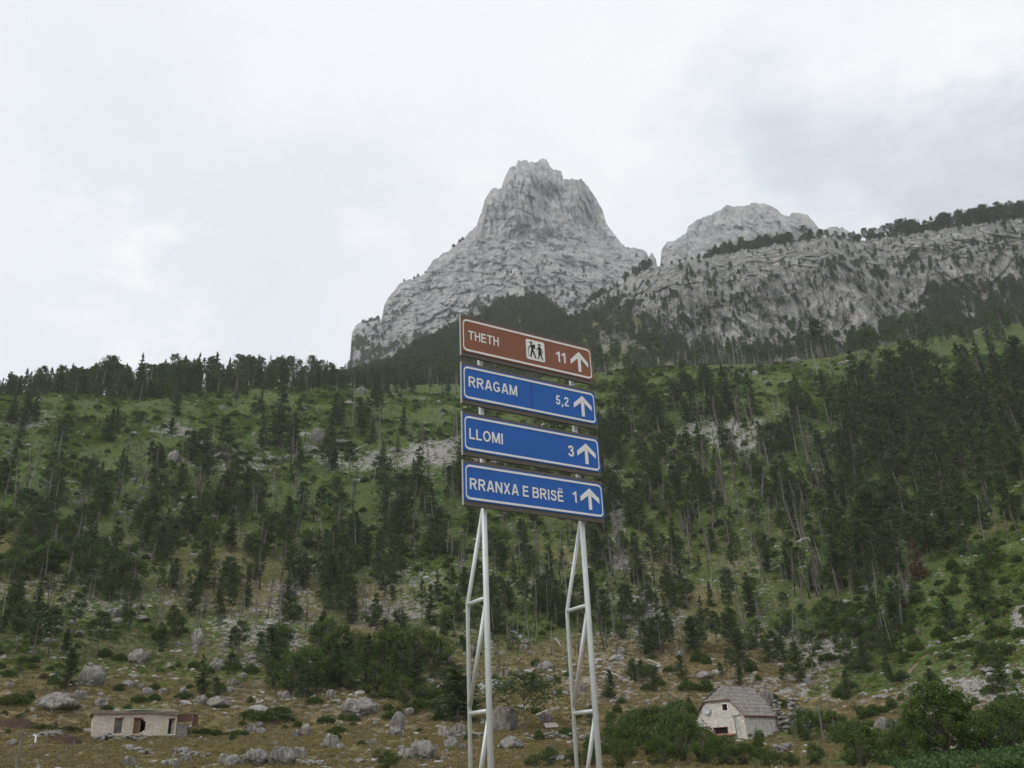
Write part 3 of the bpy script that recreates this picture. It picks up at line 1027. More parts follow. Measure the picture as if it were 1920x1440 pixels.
# library of shapes (meshes only)
PINES = [('cone', conifer(14, 'cone', 1)), ('cone', conifer(15, 'cone', 2)), ('pine', conifer(14, 'pine', 3)), ('pine', conifer(16, 'pine', 4)), ('pine', conifer(13, 'pine', 5)),
         ('thin', conifer(16, 'thin', 6)), ('thin', conifer(15, 'thin', 7)), ('dense', conifer(11, 'dense', 8)), ('umbrella', conifer(9, 'umbrella', 9)), ('dense', conifer(10, 'dense', 10)), ('cone', conifer(13, 'cone', 11)), ('pine', conifer(15, 'pine', 12)), ('thin', conifer(14, 'thin', 13)), ('dense', conifer(12, 'dense', 14))]
PINE_H = [14, 15, 14, 16, 13, 16, 15, 11, 9, 10, 13, 15, 14, 12]
BROWN = conifer(14, 'cone', 21, M_BROWNPINE)
DEADS = [dead_tree(14, 31, 0), dead_tree(15, 32, 0), dead_tree(13, 33, 1), dead_tree(14, 34, 1), dead_tree(12, 35, 0), dead_tree(13, 36, .5)]
DEAD_H = [14, 15, 13, 14, 12, 13]
LEAFS = [broadleaf(8, 7.5, 41, M_LEAF, .07, 5200, leaf=.23), broadleaf(8, 6.0, 42, M_LEAF, .05, 5000, leaf=.21), broadleaf(8, 9, 43, M_BUSH, .04, 5200, leaf=.24), broadleaf(8, 5.2, 44, M_LEAF, .06, 4600, leaf=.19)]
SHRUBS = [tuft_mesh('foliage', 51, 900, 2.2, 1.3, .15, M_BUSH, .5), tuft_mesh('foliage', 52, 900, 2.8, 1.1, .16, M_BUSH, .45), tuft_mesh('foliage', 53, 900, 1.8, 1.6, .14, M_BUSH, .6)]
ROCKS = [facet_rock(61 + i, 4, 14 + i, a, .07, c) for i, (a, c) in enumerate([((1, .8, .7), 1), ((1, .8, .55), 2), ((1, .7, .85), 0), ((1, .9, .45), 3), ((.75, .6, 1), 2), ((1, .75, .62), 3), ((.55, .5, 1), 1), ((1, .85, .38), 2)])]
PEBBLES = [facet_rock(81 + i, 2, 9, (1, .8, .5), .14, 0, M_STONE, False) for i in range(3)]


# ------------------------------------------------------------------ where the trees stand
class Item:
    __slots__ = ('x', 'y', 'z', 'h', 'v', 'rot', 'app', 'px', 'py', 'zone', 'w')


def on_ground(px, py):
    p = ground_px([px], [py])[0]
    return None if np.isnan(p[0]) else p


items = {'pine': [], 'dead': [], 'leaf': [], 'shrub': [], 'far': []}


def put(kind, px, py, hpx, v, zone='', w=1.0):
    if kind == 'shrub' and zone == 'meadow' and w == 1.0 and (150 < px < 390 and 1350 < py or 1300 < px < 1480 and py > 1300):
        return
    p = on_ground(px, py)
    if p is None:
        return
    it = Item()
    it.x, it.y, it.z = p
    d = math.hypot(p[0], p[1])
    it.h = height_m(px, py, py - hpx, d) * (.88 if zone in ('slope', 'wood', 'clearing') else 1.0)
    it.v, it.rot, it.px, it.py, it.zone, it.w = v, RNG.uniform(0, 2 * math.pi), px, py, zone, w
    it.app = hpx
    items[kind].append(it)


def strew(kind, n, x0, x1, y0, y1, h0, h1, vs, zone='', keep=None, w=1.0):
    k = 0
    tries = 0
    while k < n and tries < n * 12:
        tries += 1
        px, py = RNG.uniform(x0, x1), RNG.uniform(y0, y1)
        if keep is not None and RNG.random() > keep(px, py):
            continue
        put(kind, px, py, RNG.uniform(h0, h1), int(RNG.choice(vs)), zone, w)
        k += 1


# single trees of the photograph: kind, column, foot row, height in rows, shape
for (px, py, hp, v) in [(525, 837, 117, 0), (550, 852, 78, 10), (490, 836, 62, 1), (628, 800, 66, 0), (620, 845, 72, 1), (417, 852, 72, 2), (383, 872, 74, 0), (357, 872, 66, 7), (368, 868, 60, 0), (204, 830, 66, 1), (196, 828, 50, 0),
                        (295, 900, 62, 2), (184, 930, 66, 1), (233, 895, 44, 10), (543, 925, 56, 5), (45, 790, 60, 7), (62, 792, 56, 0), (12, 925, 90, 1), (540, 1000, 70, 7), (700, 800, 72, 5), (712, 800, 66, 6), (675, 818, 74, 0),
                        (640, 790, 48, 1), (1365, 775, 92, 0), (1412, 778, 82, 1), (1300, 770, 60, 2), (1340, 775, 50, 10), (1345, 785, 66, 0), (1210, 790, 90, 2), (1190, 810, 96, 3), (1170, 815, 72, 0), (1235, 812, 80, 7), (1545, 740, 48, 7),
                        (1690, 745, 60, 1), (1760, 770, 90, 0), (1500, 780, 46, 7), (1520, 785, 52, 2), (1640, 690, 70, 3), (1540, 672, 78, 2), (1495, 830, 44, 5), (775, 925, 66, 10), (795, 960, 60, 1), (842, 912, 38, 9),
                        (1490, 1100, 90, 2), (1505, 1105, 80, 3), (1600, 1110, 88, 3), (1690, 1090, 80, 2), (1580, 1105, 92, 4)]:
    put('pine', px, py, hp, v, 'mark')
for (px, py, hp, v, wd) in [(858, 1354, 104, 7, 1.7), (878, 1350, 84, 7, 1.4), (985, 1372, 106, 8, 1.15), (125, 1300, 88, 7, 1.2), (375, 1302, 78, 0, 1.15), (405, 1312, 42, 9, 1.2), (570, 1330, 82, 2, 1.2), (505, 1250, 76, 9, 1.2), (1842, 1152, 82, 9, 1.1),
                            (1783, 1185, 66, 9, 1.15), (1752, 1308, 56, 7, 1.0), (1147, 1312, 56, 7, 1.0), (1228, 1300, 50, 7, .9), (1190, 1282, 48, 7, .9), (1885, 1300, 80, 0, 1.2), (1590, 1312, 42, 7, 1.0), (1345, 1215, 70, 2, 1.1),
                            (1500, 1285, 84, 7, 1.0), (1525, 1262, 80, 3, 1.0), (1695, 1245, 34, 9, .8), (750, 1304, 104, 2, 1.2), (690, 1284, 96, 0, 1.3), (630, 1290, 84, 7, 1.0), (590, 1300, 78, 0, 1.2), (780, 1308, 86, 7, 1.1), (725, 1296, 90, 10, 1.1), (835, 1215, 64, 2, 1.1), (430, 1290, 70, 2, 1), (90, 1230, 96, 2, 1.1), (60, 1240, 110, 3, 1.1),
                            (180, 1235, 88, 4, 1.1), (30, 1225, 100, 2, 1.1), (820, 1130, 60, 0, 1), (435, 1240, 66, 2, 1), (1110, 1382, 60, 2, 1.0), (35, 1262, 30, 9, 1), (1300, 1230, 70, 9, 1.1), (1225, 1225, 60, 7, 1), (1855, 1120, 60, 7, 1),
                            (1390, 1250, 76, 7, 1.1), (1455, 1265, 84, 2, 1.1), (1295, 1345, 40, 7, 1.0)]:
    put('pine', px, py, hp, v, 'near', wd)
for (px, py, hp, v, wd) in [(525, 1240, 74, 3, 1.1), (545, 1305, 88, 3, 1.15), (512, 1292, 66, 1, .9), (575, 1290, 80, 0, 1.1), (605, 1240, 84, 3, 1.2), (640, 1255, 92, 1, 1.1), (668, 1262, 84, 3, 1.0), (706, 1302, 70, 1, .9), (655, 1296, 58, 0, .8), (610, 1292, 62, 1, .9), (720, 1258, 92, 1, 1.1), (790, 1250, 84, 3, 1.05), (820, 1262, 82, 1, 1.1), (755, 1262, 92, 3, .9), (738, 1304, 60, 0, .8), (835, 1300, 50, 0, 1.1),
                            (770, 1285, 60, 1, 1.1), (690, 1240, 50, 3, 1.2), (640, 1290, 60, 0, 1), (800, 1320, 40, 2, 1.2), (760, 1325, 62, 3, 1), (1180, 1412, 92, 1, 1.1), (1215, 1420, 100, 0, 1), (1165, 1440, 60, 2, 1), (1250, 1425, 110, 1, 1.1),
                            (1285, 1432, 100, 0, 1), (1296, 1398, 92, 3, 1.0), (1325, 1438, 88, 1, 1), (1295, 1400, 66, 3, 1), (1365, 1439, 66, 2, 1), (1420, 1425, 64, 1, 1), (1400, 1438, 50, 0, 1), (1350, 1424, 40, 1, .9),
                            (1240, 1439, 64, 0, 1), (1517, 1392, 66, 0, 1), (1572, 1396, 74, 1, 1.1), (1530, 1439, 54, 1, 1.1), (1620, 1442, 100, 0, 1.15), (1600, 1440, 60, 1, 1), (1590, 1300, 28, 2, 1), (1615, 1350, 30, 2, 1),
                            (1775, 1418, 150, 0, 1.0), (1740, 1416, 96, 1, 1.1), (1810, 1418, 110, 0, 1.1), (1850, 1416, 90, 1, 1.2), (1895, 1410, 100, 0, 1.2), (1910, 1395, 110, 1, 1), (1700, 1412, 56, 2, 1.2), (1650, 1412, 48, 1, 1.3), (1725, 1400, 60, 2, 1.2), (1862, 1384, 70, 1, 1.1), (1550, 1372, 44, 2, 1.1), (1495, 1368, 36, 1, 1.2), (1690, 1385, 40, 2, 1.3), (1905, 1360, 70, 1, 1.2),
                            (1440, 1440, 44, 2, 1.2), (1480, 1442, 36, 2, 1.2), (1270, 1390, 60, 0, 1.2), (1200, 1385, 56, 2, 1.2), (1145, 1370, 40, 3, 1.2), (1235, 1360, 44, 1, 1.2), (1150, 1418, 60, 0, 1.1),
                            (1680, 1414, 50, 2, 1), (1605, 1200, 66, 1, 1.1), (1650, 1205, 56, 0, 1), (1590, 1215, 40, 3, 1), (1030, 1440, 44, 2, 1), (1000, 1442, 30, 2, 1.1), (1075, 1440, 40, 2, 1.1), (722, 1444, 42, 2, 1.3), (1110, 1440, 70, 1, 1),
                            (30, 1085, 60, 0, 1.2), (90, 1075, 66, 1, 1.3), (150, 1078, 70, 0, 1.2), (200, 1060, 60, 1, 1.2), (60, 1010, 44, 0, 1.4), (240, 1110, 66, 0, 1.2), (110, 1010, 40, 1, 1.3), (300, 1035, 50, 1, 1.2), (20, 1165, 50, 0, 1.2),
                            (476, 779, 28, 3, 1.0), (320, 752, 34, 1, 1.1), (228, 802, 22, 3, 1.0), (1860, 1060, 50, 0, 1.1), (1475, 1195, 60, 1, 1.1), (1550, 1180, 54, 0, 1.1), (1010, 1130, 40, 1, 1), (940, 1040, 50, 0, 1), (1140, 1060, 56, 1, 1.1),
                            (700, 1180, 50, 1, 1.1), (330, 1200, 50, 3, 1.2), (300, 1215, 46, 1, 1.2)]:
    put('leaf', px, py, hp, v, 'near', wd)
ALLP = [0, 1, 2, 3, 4, 5, 6, 7, 10, 2, 3, 9, 11, 12, 13]
# clearing below the crest
strew('pine', 16, 0, 860, 770, 860, 34, 66, [0, 1, 2, 5, 7, 10], 'clearing')
strew('pine', 26, 1130, 1640, 725, 810, 36, 74, [0, 1, 2, 5, 7], 'clearing')
strew('dead', 60, 0, 860, 745, 870, 26, 66, [0, 1, 4, 5], 'clearing')
strew('dead', 60, 1120, 1700, 690, 800, 18, 74, [0, 1, 4, 4], 'clearing')
# the wooded middle of the slope
strew('pine', 200, -20, 860, 870, 1200, 50, 96, ALLP, 'slope', lambda x, y: np.interp(y, [870, 960, 1100, 1200], [.2, .8, .9, .6]) * (1.0 if x < 500 else .85))
strew('pine', 110, 860, 1140, 830, 1200, 50, 90, ALLP, 'slope')
strew('pine', 160, 1120, 1700, 830, 1230, 50, 92, ALLP, 'slope', lambda x, y: np.interp(x, [1120, 1300, 1350, 1520, 1560, 1700], [1, 1, .45, .45, .9, 1]))
strew('pine', 205, 1560, 1960, 690, 1110, 60, 120, ALLP, 'wood', lambda x, y: 1.0 if y < 1000 + (1940 - x) * .3 and y > 640 + (1900 - x) * .35 else 0)
strew('pine', 40, 1120, 1600, 840, 960, 50, 84, [2, 3, 5, 6, 0], 'slope', lambda x, y: 1 if x < 1330 else .4)
strew('pine', 14, 0, 900, 1200, 1262, 36, 80, [2, 4, 7, 9], 'foot')
strew('pine', 20, 1180, 1700, 1220, 1300, 34, 76, [2, 4, 7, 9], 'foot')
strew('dead', 230, -10, 860, 860, 1190, 40, 96, [0, 1, 2, 3, 4, 5, 3, 2, 3, 2], 'slope')
strew('dead', 90, 840, 1140, 830, 1240, 50, 100, [0, 1, 2, 3, 4, 5], 'slope')
strew('dead', 245, 1130, 1720, 790, 1230, 46, 105, [0, 1, 2, 3, 5, 3, 2, 2, 3], 'slope', lambda x, y: np.interp(x, [1130, 1300, 1400, 1600, 1720], [.5, .8, 1, .9, .4]))
strew('dead', 40, 1560, 1930, 680, 1050, 60, 100, [0, 2, 3], 'wood')
strew('dead', 36, 930, 1330, 1190, 1300, 30, 70, [2, 5, 4], 'foot')
strew('leaf', 26, -10, 500, 960, 1120, 34, 60, [0, 1, 3], 'slope', w=1.2)
strew('leaf', 60, 1120, 1900, 900, 1260, 20, 48, [0, 1, 3], 'slope', w=1.2)
strew('leaf', 20, 500, 880, 1000, 1220, 26, 50, [0, 1, 3], 'slope', w=1.2)
strew('shrub', 110, 0, 1100, 1230, 1400, 8, 20, [0, 1, 2], 'meadow')
strew('shrub', 80, 1130, 1920, 1220, 1400, 9, 24, [0, 1, 2], 'meadow')
strew('shrub', 45, 1560, 1925, 1060, 1260, 8, 26, [0, 1, 2], 'slope')
for (px, py, hp, v, wd) in [(500, 1352, 26, 1, 2.2), (470, 1345, 16, 0, 1.8), (525, 1338, 16, 1, 1.5), (558, 1366, 14, 0, 1), (612, 1355, 14, 1, 1.2), (25, 1322, 24, 0, 1.6), (262, 1318, 14, 0, 1.6), (380, 1378, 14, 1, 2), (440, 1378, 10, 1, 2),
                            (820, 1315, 26, 0, 1.5), (790, 1330, 24, 1, 1.6), (720, 1310, 18, 1, 2), (730, 1350, 18, 0, 1.2), (1440, 1312, 14, 0, 1.8), (1470, 1325, 18, 1, 1.6), (1655, 1338, 16, 0, 1.4), (1630, 1345, 18, 0, 1.4), (1690, 1432, 30, 2, 1.3),
                            (80, 1368, 12, 1, 2.4), (130, 1370, 12, 1, 2.0), (200, 1333, 10, 0, 1.6)]:
    put('shrub', px, py, hp, v, 'meadow', wd)

# the belt of forest behind the crests, the spur and the cliff (real trees standing on those surfaces)
TOP_L = np.array([(-60, 715), (5, 716), (35, 700), (65, 693), (95, 690), (135, 680), (190, 675), (235, 666), (300, 656), (330, 652), (365, 655), (400, 668), (450, 670), (510, 665), (560, 672), (600, 676), (640, 690), (700, 690), (760, 688), (860, 690)], float)
TOP_R = np.array([(1080, 665), (1130, 648), (1180, 652), (1250, 636), (1300, 655), (1380, 630), (1430, 658), (1480, 652), (1540, 600), (1580, 650), (1640, 603), (1730, 582), (1800, 590), (1900, 570), (2000, 560)], float)


def belt(n, x0, x1, d0, d1, tops, hmin, hmax, shapes, app_w=1.0, dead=0.12):
    for k in range(n):
        px = RNG.uniform(x0, x1)
        dist = RNG.uniform(d0, d1)
        az = math.radians(az_of(px_dir(px, 700)))
        x, y = math.sin(az) * dist, math.cos(az) * dist
        z = float(ground_z(x, y))
        tz = np.interp(px, tops[:, 0], tops[:, 1]) + RNG.normal() * 3
        want = EYE + dist * float(tan_el(px_dir(px, tz))) - z
        it = Item()
        it.x, it.y, it.z = x, y, z
        it.h = float(np.clip(want * (1.04 - .55 * RNG.random() ** 1.4), hmin, hmax))
        it.v = int(RNG.choice(shapes))
        it.rot, it.px, it.py, it.w, it.zone = RNG.uniform(0, 6.28), px, 700, RNG.uniform(.6, .95), 'belt'
        it.app = it.h / dist * F_PX
        if RNG.random() < dead:
            it.v = int(RNG.choice([0, 1, 4, 5]))
            items['dead'].append(it)
        else:
            items['pine'].append(it)


belt(200, -80, 760, 425, 560, TOP_L - np.array([0, 3.]), 8, 26, [0, 2, 3, 4, 11, 6, 1, 10], dead=.10)
belt(80, 20, 740, 410, 440, TOP_L, 7, 17, [0, 2, 3, 7, 4], dead=.15)
belt(150, -60, 760, 395, 440, TOP_L + np.array([0, 38.]), 4, 11, [7, 9, 2, 0, 13], dead=.05)
belt(70, -80, 760, 425, 520, TOP_L + np.array([0, 16.]), 6, 18, [7, 13, 2, 0], dead=0)
belt(80, 700, 1110, 440, 600, np.array([(700, 690), (1110, 650)], float), 12, 24, [2, 3, 4, 0], dead=.3)
belt(165, 1090, 1640, 455, 600, TOP_R, 10, 26, [2, 3, 4, 5, 6], dead=.42)
belt(110, 1600, 2020, 440, 640, TOP_R, 12, 28, [0, 2, 3, 4], dead=.08)

far_pts = []      # x, y, z, height, shape


def add_surface_trees(X, Y, Z, PYs, pxs, n, ok, hlo, hhi, shapes, store):
    na, nv = X.shape
    c = 0
    while c < n:
        i, j = int(RNG.integers(0, na)), int(RNG.integers(0, nv))
        if RNG.random() < ok(pxs[i], PYs[i, j]):
            store.append((X[i, j], Y[i, j], Z[i, j] - .4, RNG.uniform(hlo, hhi), int(RNG.choice(shapes)), 1.0))
        c += 1


# spur
spx, st, SX, SY, SZ = SPUR
_, SPY = project(SX, SY, SZ)
m = st <= 1.06
add_surface_trees(SX[:, m], SY[:, m], SZ[:, m], SPY[:, m], spx, 2300, lambda x, y: np.interp(x, [600, 700, 1000, 1050, 1120, 1200], [.9, 1, 1, .75, .42, .25]), 13, 24, [0, 2, 3, 4, 2], far_pts)
# cliff
kpx, kv, KX, KY, KZ = cliff[1:6]
KPY = cliff[6]
cl_n = fbm(KX / 55, KY / 55, KZ / 40, oct=3, seed=71)
ctop = np.interp(kpx, [p[0] for p in CLIFF_TOP], [p[1] for p in CLIFF_TOP])
idx = RNG.integers(0, KX.shape[0], 15000), RNG.integers(0, KX.shape[1], 15000)
for i, j in zip(*idx):
    px, py, n_ = kpx[i], KPY[i, j], cl_n[i, j]
    if px > 2010:
        continue
    pr = .14 + 1.1 * max(0, n_ + .05) + .10 * max(0, (px - 1640) / 280) * (py < 560)
    if py > 655:
        pr += .35
    if 1745 + (py - 535) * -.6 < px < 1960 and 545 < py:
        pr += .45
    if 1090 < px < 1190 and py > 545:
        pr += .28
    if RNG.random() < pr * (.62 if py > 560 else .5):
        big = px > 1740 and py > 540 or py > 650
        far_pts.append((KX[i, j], KY[i, j], KZ[i, j] - 1.0, RNG.uniform(9, 18) if big else 4 + 10 * RNG.random() ** 1.4, int(RNG.choice([0, 2, 4, 5, 10, 6])), 1.0 if big else 1.1))
# crest of the cliff
crest = []
for px, n_, h0, h1 in [(1120, 40, 8, 15), (1195, 16, 12, 20), (1250, 8, 5, 9), (1345, 34, 6, 12), (1385, 40, 8, 13), (1425, 34, 8, 13), (1465, 20, 7, 13), (1495, 16, 9, 14), (1540, 24, 9, 15), (1565, 20, 7, 12), (1610, 16, 7, 13), (1640, 26, 11, 20),
                       (1680, 26, 10, 19), (1715, 34, 14, 26), (1750, 40, 13, 22), (1790, 44, 14, 24), (1830, 44, 14, 24), (1870, 44, 14, 24), (1905, 48, 15, 26), (1940, 44, 15, 26), (1980, 30, 15, 26)]:
    for k in range(int(n_ * (.9 if px < 1480 else .6))):
        q = px + RNG.normal() * 18
        i = int(np.clip(np.searchsorted(kpx, q), 0, len(kpx) - 1))
        j = -1
        ux, uy = KX[i, j] / math.hypot(KX[i, j], KY[i, j]), KY[i, j] / math.hypot(KX[i, j], KY[i, j])
        b = RNG.uniform(-1, 10)
        if q > 1330:
            far_pts.append((KX[i, j] + ux * b, KY[i, j] + uy * b, KZ[i, j] - 2.0 - float(np.interp(b, [0, 7.8, 26], [0, .004, .03])) * KZ[i, j], (h0 * .6 + (h1 - h0 * .6) * RNG.random()) * (1.6 if px < 1480 else 1.0), int(RNG.choice([2, 3, 4, 0, 2])), RNG.uniform(.9, 1.3)))
        else:
            far_pts.append((KX[i, j], KY[i, j], KZ[i, j] - 1.5, RNG.uniform(h0, h1) * .8, int(RNG.choice([2, 4, 0])), 1.2))
# bushes and small pines clinging to the foot of the peak
qpx, qv, QX, QY, QZ = peak[1:6]
QPY = peak[6]
pk_n = fbm(QX / 80, QY / 80, QZ / 60, oct=3, seed=72)
for i, j in zip(RNG.integers(0, QX.shape[0], 5200), RNG.integers(0, QX.shape[1], 5200)):
    px, py = qpx[i], QPY[i, j]
    lim = np.interp(px, [655, 720, 800, 870, 950, 1010, 1100, 1200], [615, 640, 600, 560, 520, 512, 535, 520])
    pr = (.65 if py > lim + 15 else .13 * (py > lim - 60)) * (max(0, .35 + pk_n[i, j] * 2.2))
    if (940 < px < 1110 and 505 < py < 560):
        pr += .25
    if RNG.random() < pr:
        far_pts.append((QX[i, j], QY[i, j], QZ[i, j] - 1.5, RNG.uniform(7, 15), int(RNG.choice([2, 7, 4])), 1.3))
for px, n_ in [(690, 12), (705, 8), (850, 4), (865, 5), (768, 2), (790, 2)]:
    for k in range(n_):
        i = int(np.clip(np.searchsorted(qpx, px + RNG.normal() * 6), 0, len(qpx) - 1))
        far_pts.append((QX[i, -1], QY[i, -1], QZ[i, -1] - 2.5, RNG.uniform(6, 11), 7, 1.3))


# ------------------------------------------------------------------ building the individuals
def copy_of(src_parts, name, loc, rot, scale):
    o = empty(name, loc, rot, scale)
    for (pn, me_) in src_parts:
        link_mesh(pn, me_, o)
    return o


SHAPE_WORD = {0: 'pointed', 1: 'pointed', 10: 'pointed', 11: 'bushy-topped', 12: 'thin', 13: 'dense', 2: 'bushy-topped', 3: 'tall-stemmed', 4: 'ragged', 5: 'thin', 6: 'thin', 7: 'dense', 8: 'wide umbrella-shaped', 9: 'round dense'}


def place_words(px, py, d):
    if d > 405 and py <= 720:
        return ('on the skyline at the left edge' if px < 120 else 'on the skyline left of the ridge top' if px < 290 else 'on the highest part of the left ridge' if px < 420 else 'on the skyline right of the ridge top' if px < 560
                else 'on the ridge below the peak' if px < 740 else 'behind the crest left of the sign' if px < 900 else 'behind the crest right of the sign' if px < 1220 else 'on the crest below the cliff' if px < 1420
                else 'on the crest below the cliff middle' if px < 1620 else 'above the dark wood below the cliff')
    col_ = ('at the left edge' if px < 110 else 'above the hut' if px < 290 else 'right of the hut' if px < 460 else 'between hut and sign' if px < 660 else 'left of the sign' if px < 860 else 'beside the sign posts' if px < 1140
            else 'right of the sign' if px < 1300 else 'above the stone house' if px < 1470 else 'right of the house' if px < 1640 else 'near the right edge' if px < 1800 else 'at the right edge')
    row = ('in the clearing' if py < 870 else 'high on the slope' if py < 980 else 'halfway up the slope' if py < 1110 else 'low on the slope' if py < 1230 else 'at the slope foot' if py < 1330 else 'on the valley floor')
    return row + ' ' + col_


LABELLED = []
ORD = 'first second third fourth fifth sixth seventh eighth ninth tenth eleventh twelfth thirteenth fourteenth fifteenth sixteenth seventeenth eighteenth nineteenth twentieth'.split()


def settle_labels():
    """where several neighbours look alike, say which one it is, counted from the left"""
    by = {}
    for o, px in LABELLED:
        by.setdefault(o['label'], []).append((px, o))
    for lb, lst in by.items():
        if len(lst) == 1:
            continue
        lst.sort(key=lambda q: q[0])
        n = len(lst)
        for k, (px, o) in enumerate(lst):
            w_ = 'leftmost' if k == 0 else 'rightmost' if k == n - 1 else 'the middle one' if n == 3 else f'{ORD[min(k, 19)]} from left'
            o['label'] = lb + ', ' + w_


def size_word(it, hs):
    return 'tall' if it.app > hs[1] else 'small' if it.app < hs[0] else 'middling'


pines = sorted(items['pine'], key=lambda i: -i.app * (1.6 if i.zone in ('near', 'mark') else 1))
solo, rest = pines[:300], pines[300:]
for it in solo:
    kind, (crown, trunk) = PINES[it.v]
    s = it.h / PINE_H[it.v]
    ww = s * it.w * RNG.uniform(.9, 1.15)
    o = copy_of([('crown', crown), ('trunk', trunk)], 'pine_tree', (it.x, it.y, it.z - .1), (0, 0, it.rot), (ww, ww, s))
    tag(o, f"{size_word(it, (60, 84))} {SHAPE_WORD[it.v]} pine {place_words(it.px, it.py, math.hypot(it.x, it.y))}", 'pine tree', 'dark green pines on the mountainside')
    LABELLED.append((o, it.px))
for (px, py, hp, lb) in [(1728, 1090, 86, 'rusty brown withered pine at the lower edge of the dark wood, right side'), (597, 1035, 44, 'rusty brown withered pine halfway up the slope left of the sign'),
                         (1080 + 520, 660, 44, 'rusty brown withered pine on the crest below the cliff')]:
    p = on_ground(px, py)
    hm = height_m(px, py, py - hp, math.hypot(p[0], p[1]))
    o = copy_of([('crown', BROWN[0]), ('trunk', BROWN[1])], 'withered_pine', (p[0], p[1], p[2]), (0, 0, px), (hm / 14 * .9, hm / 14 * .9, hm / 14))
    tag(o, lb, 'withered pine', 'rusty brown withered pines')

deads = sorted(items['dead'], key=lambda i: -i.app)
dsolo, drest = deads[:300], deads[300:]
DW = {0: 'bare branchy grey trunk', 1: 'bare straight grey trunk', 4: 'bare grey snag', 2: 'twiggy brown-grey dead pine', 3: 'densely twiggy dead pine', 5: 'thinly twigged dead pine'}
for it in dsolo:
    tr, tw = DEADS[it.v]
    s = it.h / DEAD_H[it.v]
    o = copy_of([('trunk', tr)] + ([('twigs', tw)] if tw else []), 'dead_tree', (it.x, it.y, it.z - .1), (RNG.normal() * .075, RNG.normal() * .075, it.rot), (s, s, s))
    pw = place_words(it.px, it.py, math.hypot(it.x, it.y))
    tag(o, f"{DW[it.v]} {pw}", 'dead tree', 'burnt dead trees on the mountainside')
    LABELLED.append((o, it.px))
for it in items['leaf']:
    crown, trunk = LEAFS[it.v]
    s = it.h / 8
    o = copy_of([('crown', crown), ('trunk', trunk)], 'broadleaf_tree', (it.x, it.y, it.z - .1), (0, 0, it.rot), (s * it.w, s * it.w, s))
    tag(o, f"{size_word(it, (45, 75))} {['round', 'upright', 'low spreading', 'narrow'][it.v]} leafy tree {place_words(it.px, it.py, math.hypot(it.x, it.y))}", 'leafy tree', 'leafy trees in the valley and on the slope')
    LABELLED.append((o, it.px))
for it in items['shrub']:
    s = it.h / 1.4
    nm = link_mesh('shrub', SHRUBS[it.v])
    nm.location = (it.x, it.y, it.z - .05)
    nm.rotation_euler = (0, 0, it.rot)
    nm.scale = (s * it.w, s * it.w, s)
    tag(nm, f"{'large' if it.app * it.w > 24 else 'small' if it.app < 13 else 'middling'} {['rounded', 'low spreading', 'upright'][it.v]} green shrub {place_words(it.px, it.py, math.hypot(it.x, it.y))}", 'shrub', 'green shrubs on the meadow')
    LABELLED.append((nm, it.px))


# ------------------------------------------------------------------ stuff scattered by nodes
def scatter(name, sources, P, label, category, seed=0):
    """P: rows of x, y, z, size, source index, width factor"""
    P = np.asarray(P, float)
    me = bpy.data.meshes.new(name)
    me.vertices.add(len(P))
    me.vertices.foreach_set('co', P[:, :3].astype(np.float32).ravel())
    rg = np.random.default_rng(seed)
    rot = np.stack([rg.normal(size=len(P)) * .03, rg.normal(size=len(P)) * .03, rg.uniform(0, 6.28, len(P))], 1)
    sc_ = np.stack([P[:, 3] * P[:, 5], P[:, 3] * P[:, 5], P[:, 3]], 1)
    add_attr(me, 'rot', rot, 'FLOAT_VECTOR')
    add_attr(me, 'scl', sc_, 'FLOAT_VECTOR')
    add_attr(me, 'idx', P[:, 4], 'INT')
    o = link_mesh(name, me)
    ng = bpy.data.node_groups.new(name, 'GeometryNodeTree')
    ng.interface.new_socket('Geometry', in_out='INPUT', socket_type='NodeSocketGeometry')
    ng.interface.new_socket('Geometry', in_out='OUTPUT', socket_type='NodeSocketGeometry')
    gi, go = ng.nodes.new('NodeGroupInput'), ng.nodes.new('NodeGroupOutput')
    join = ng.nodes.new('GeometryNodeJoinGeometry')
    for src in reversed(sources):
        g2i = ng.nodes.new('GeometryNodeGeometryToInstance')
        pj = ng.nodes.new('GeometryNodeJoinGeometry')
        ng.links.new(pj.outputs[0], g2i.inputs[0])
        for so in src:
            oi = ng.nodes.new('GeometryNodeObjectInfo')
            oi.inputs['Object'].default_value = so
            oi.transform_space = 'ORIGINAL'
            ng.links.new(oi.outputs['Geometry'], pj.inputs[0])
        ng.links.new(g2i.outputs[0], join.inputs[0])
    iop = ng.nodes.new('GeometryNodeInstanceOnPoints')
    ng.links.new(gi.outputs[0], iop.inputs['Points'])
    ng.links.new(join.outputs[0], iop.inputs['Instance'])
    iop.inputs['Pick Instance'].default_value = True

    def attr(nm_, typ):
        a = ng.nodes.new('GeometryNodeInputNamedAttribute')
        a.data_type = typ
        a.inputs['Name'].default_value = nm_
        return a.outputs['Attribute']
    ng.links.new(attr('idx', 'INT'), iop.inputs['Instance Index'])
    e2r = ng.nodes.new('FunctionNodeEulerToRotation')
    ng.links.new(attr('rot', 'FLOAT_VECTOR'), e2r.inputs[0])
    ng.links.new(e2r.outputs[0], iop.inputs['Rotation'])
    ng.links.new(attr('scl', 'FLOAT_VECTOR'), iop.inputs['Scale'])
    ng.links.new(iop.outputs[0], go.inputs[0])
    md = o.modifiers.new('scatter', 'NODES')
    md.node_group = ng
    tag(o, label, category, kind='stuff')
    return o


def helper_source(meshes):
    """objects that only carry shapes for the scattering; never linked to the scene"""
    return [bpy.data.objects.new(m_.name, m_) for m_ in meshes]


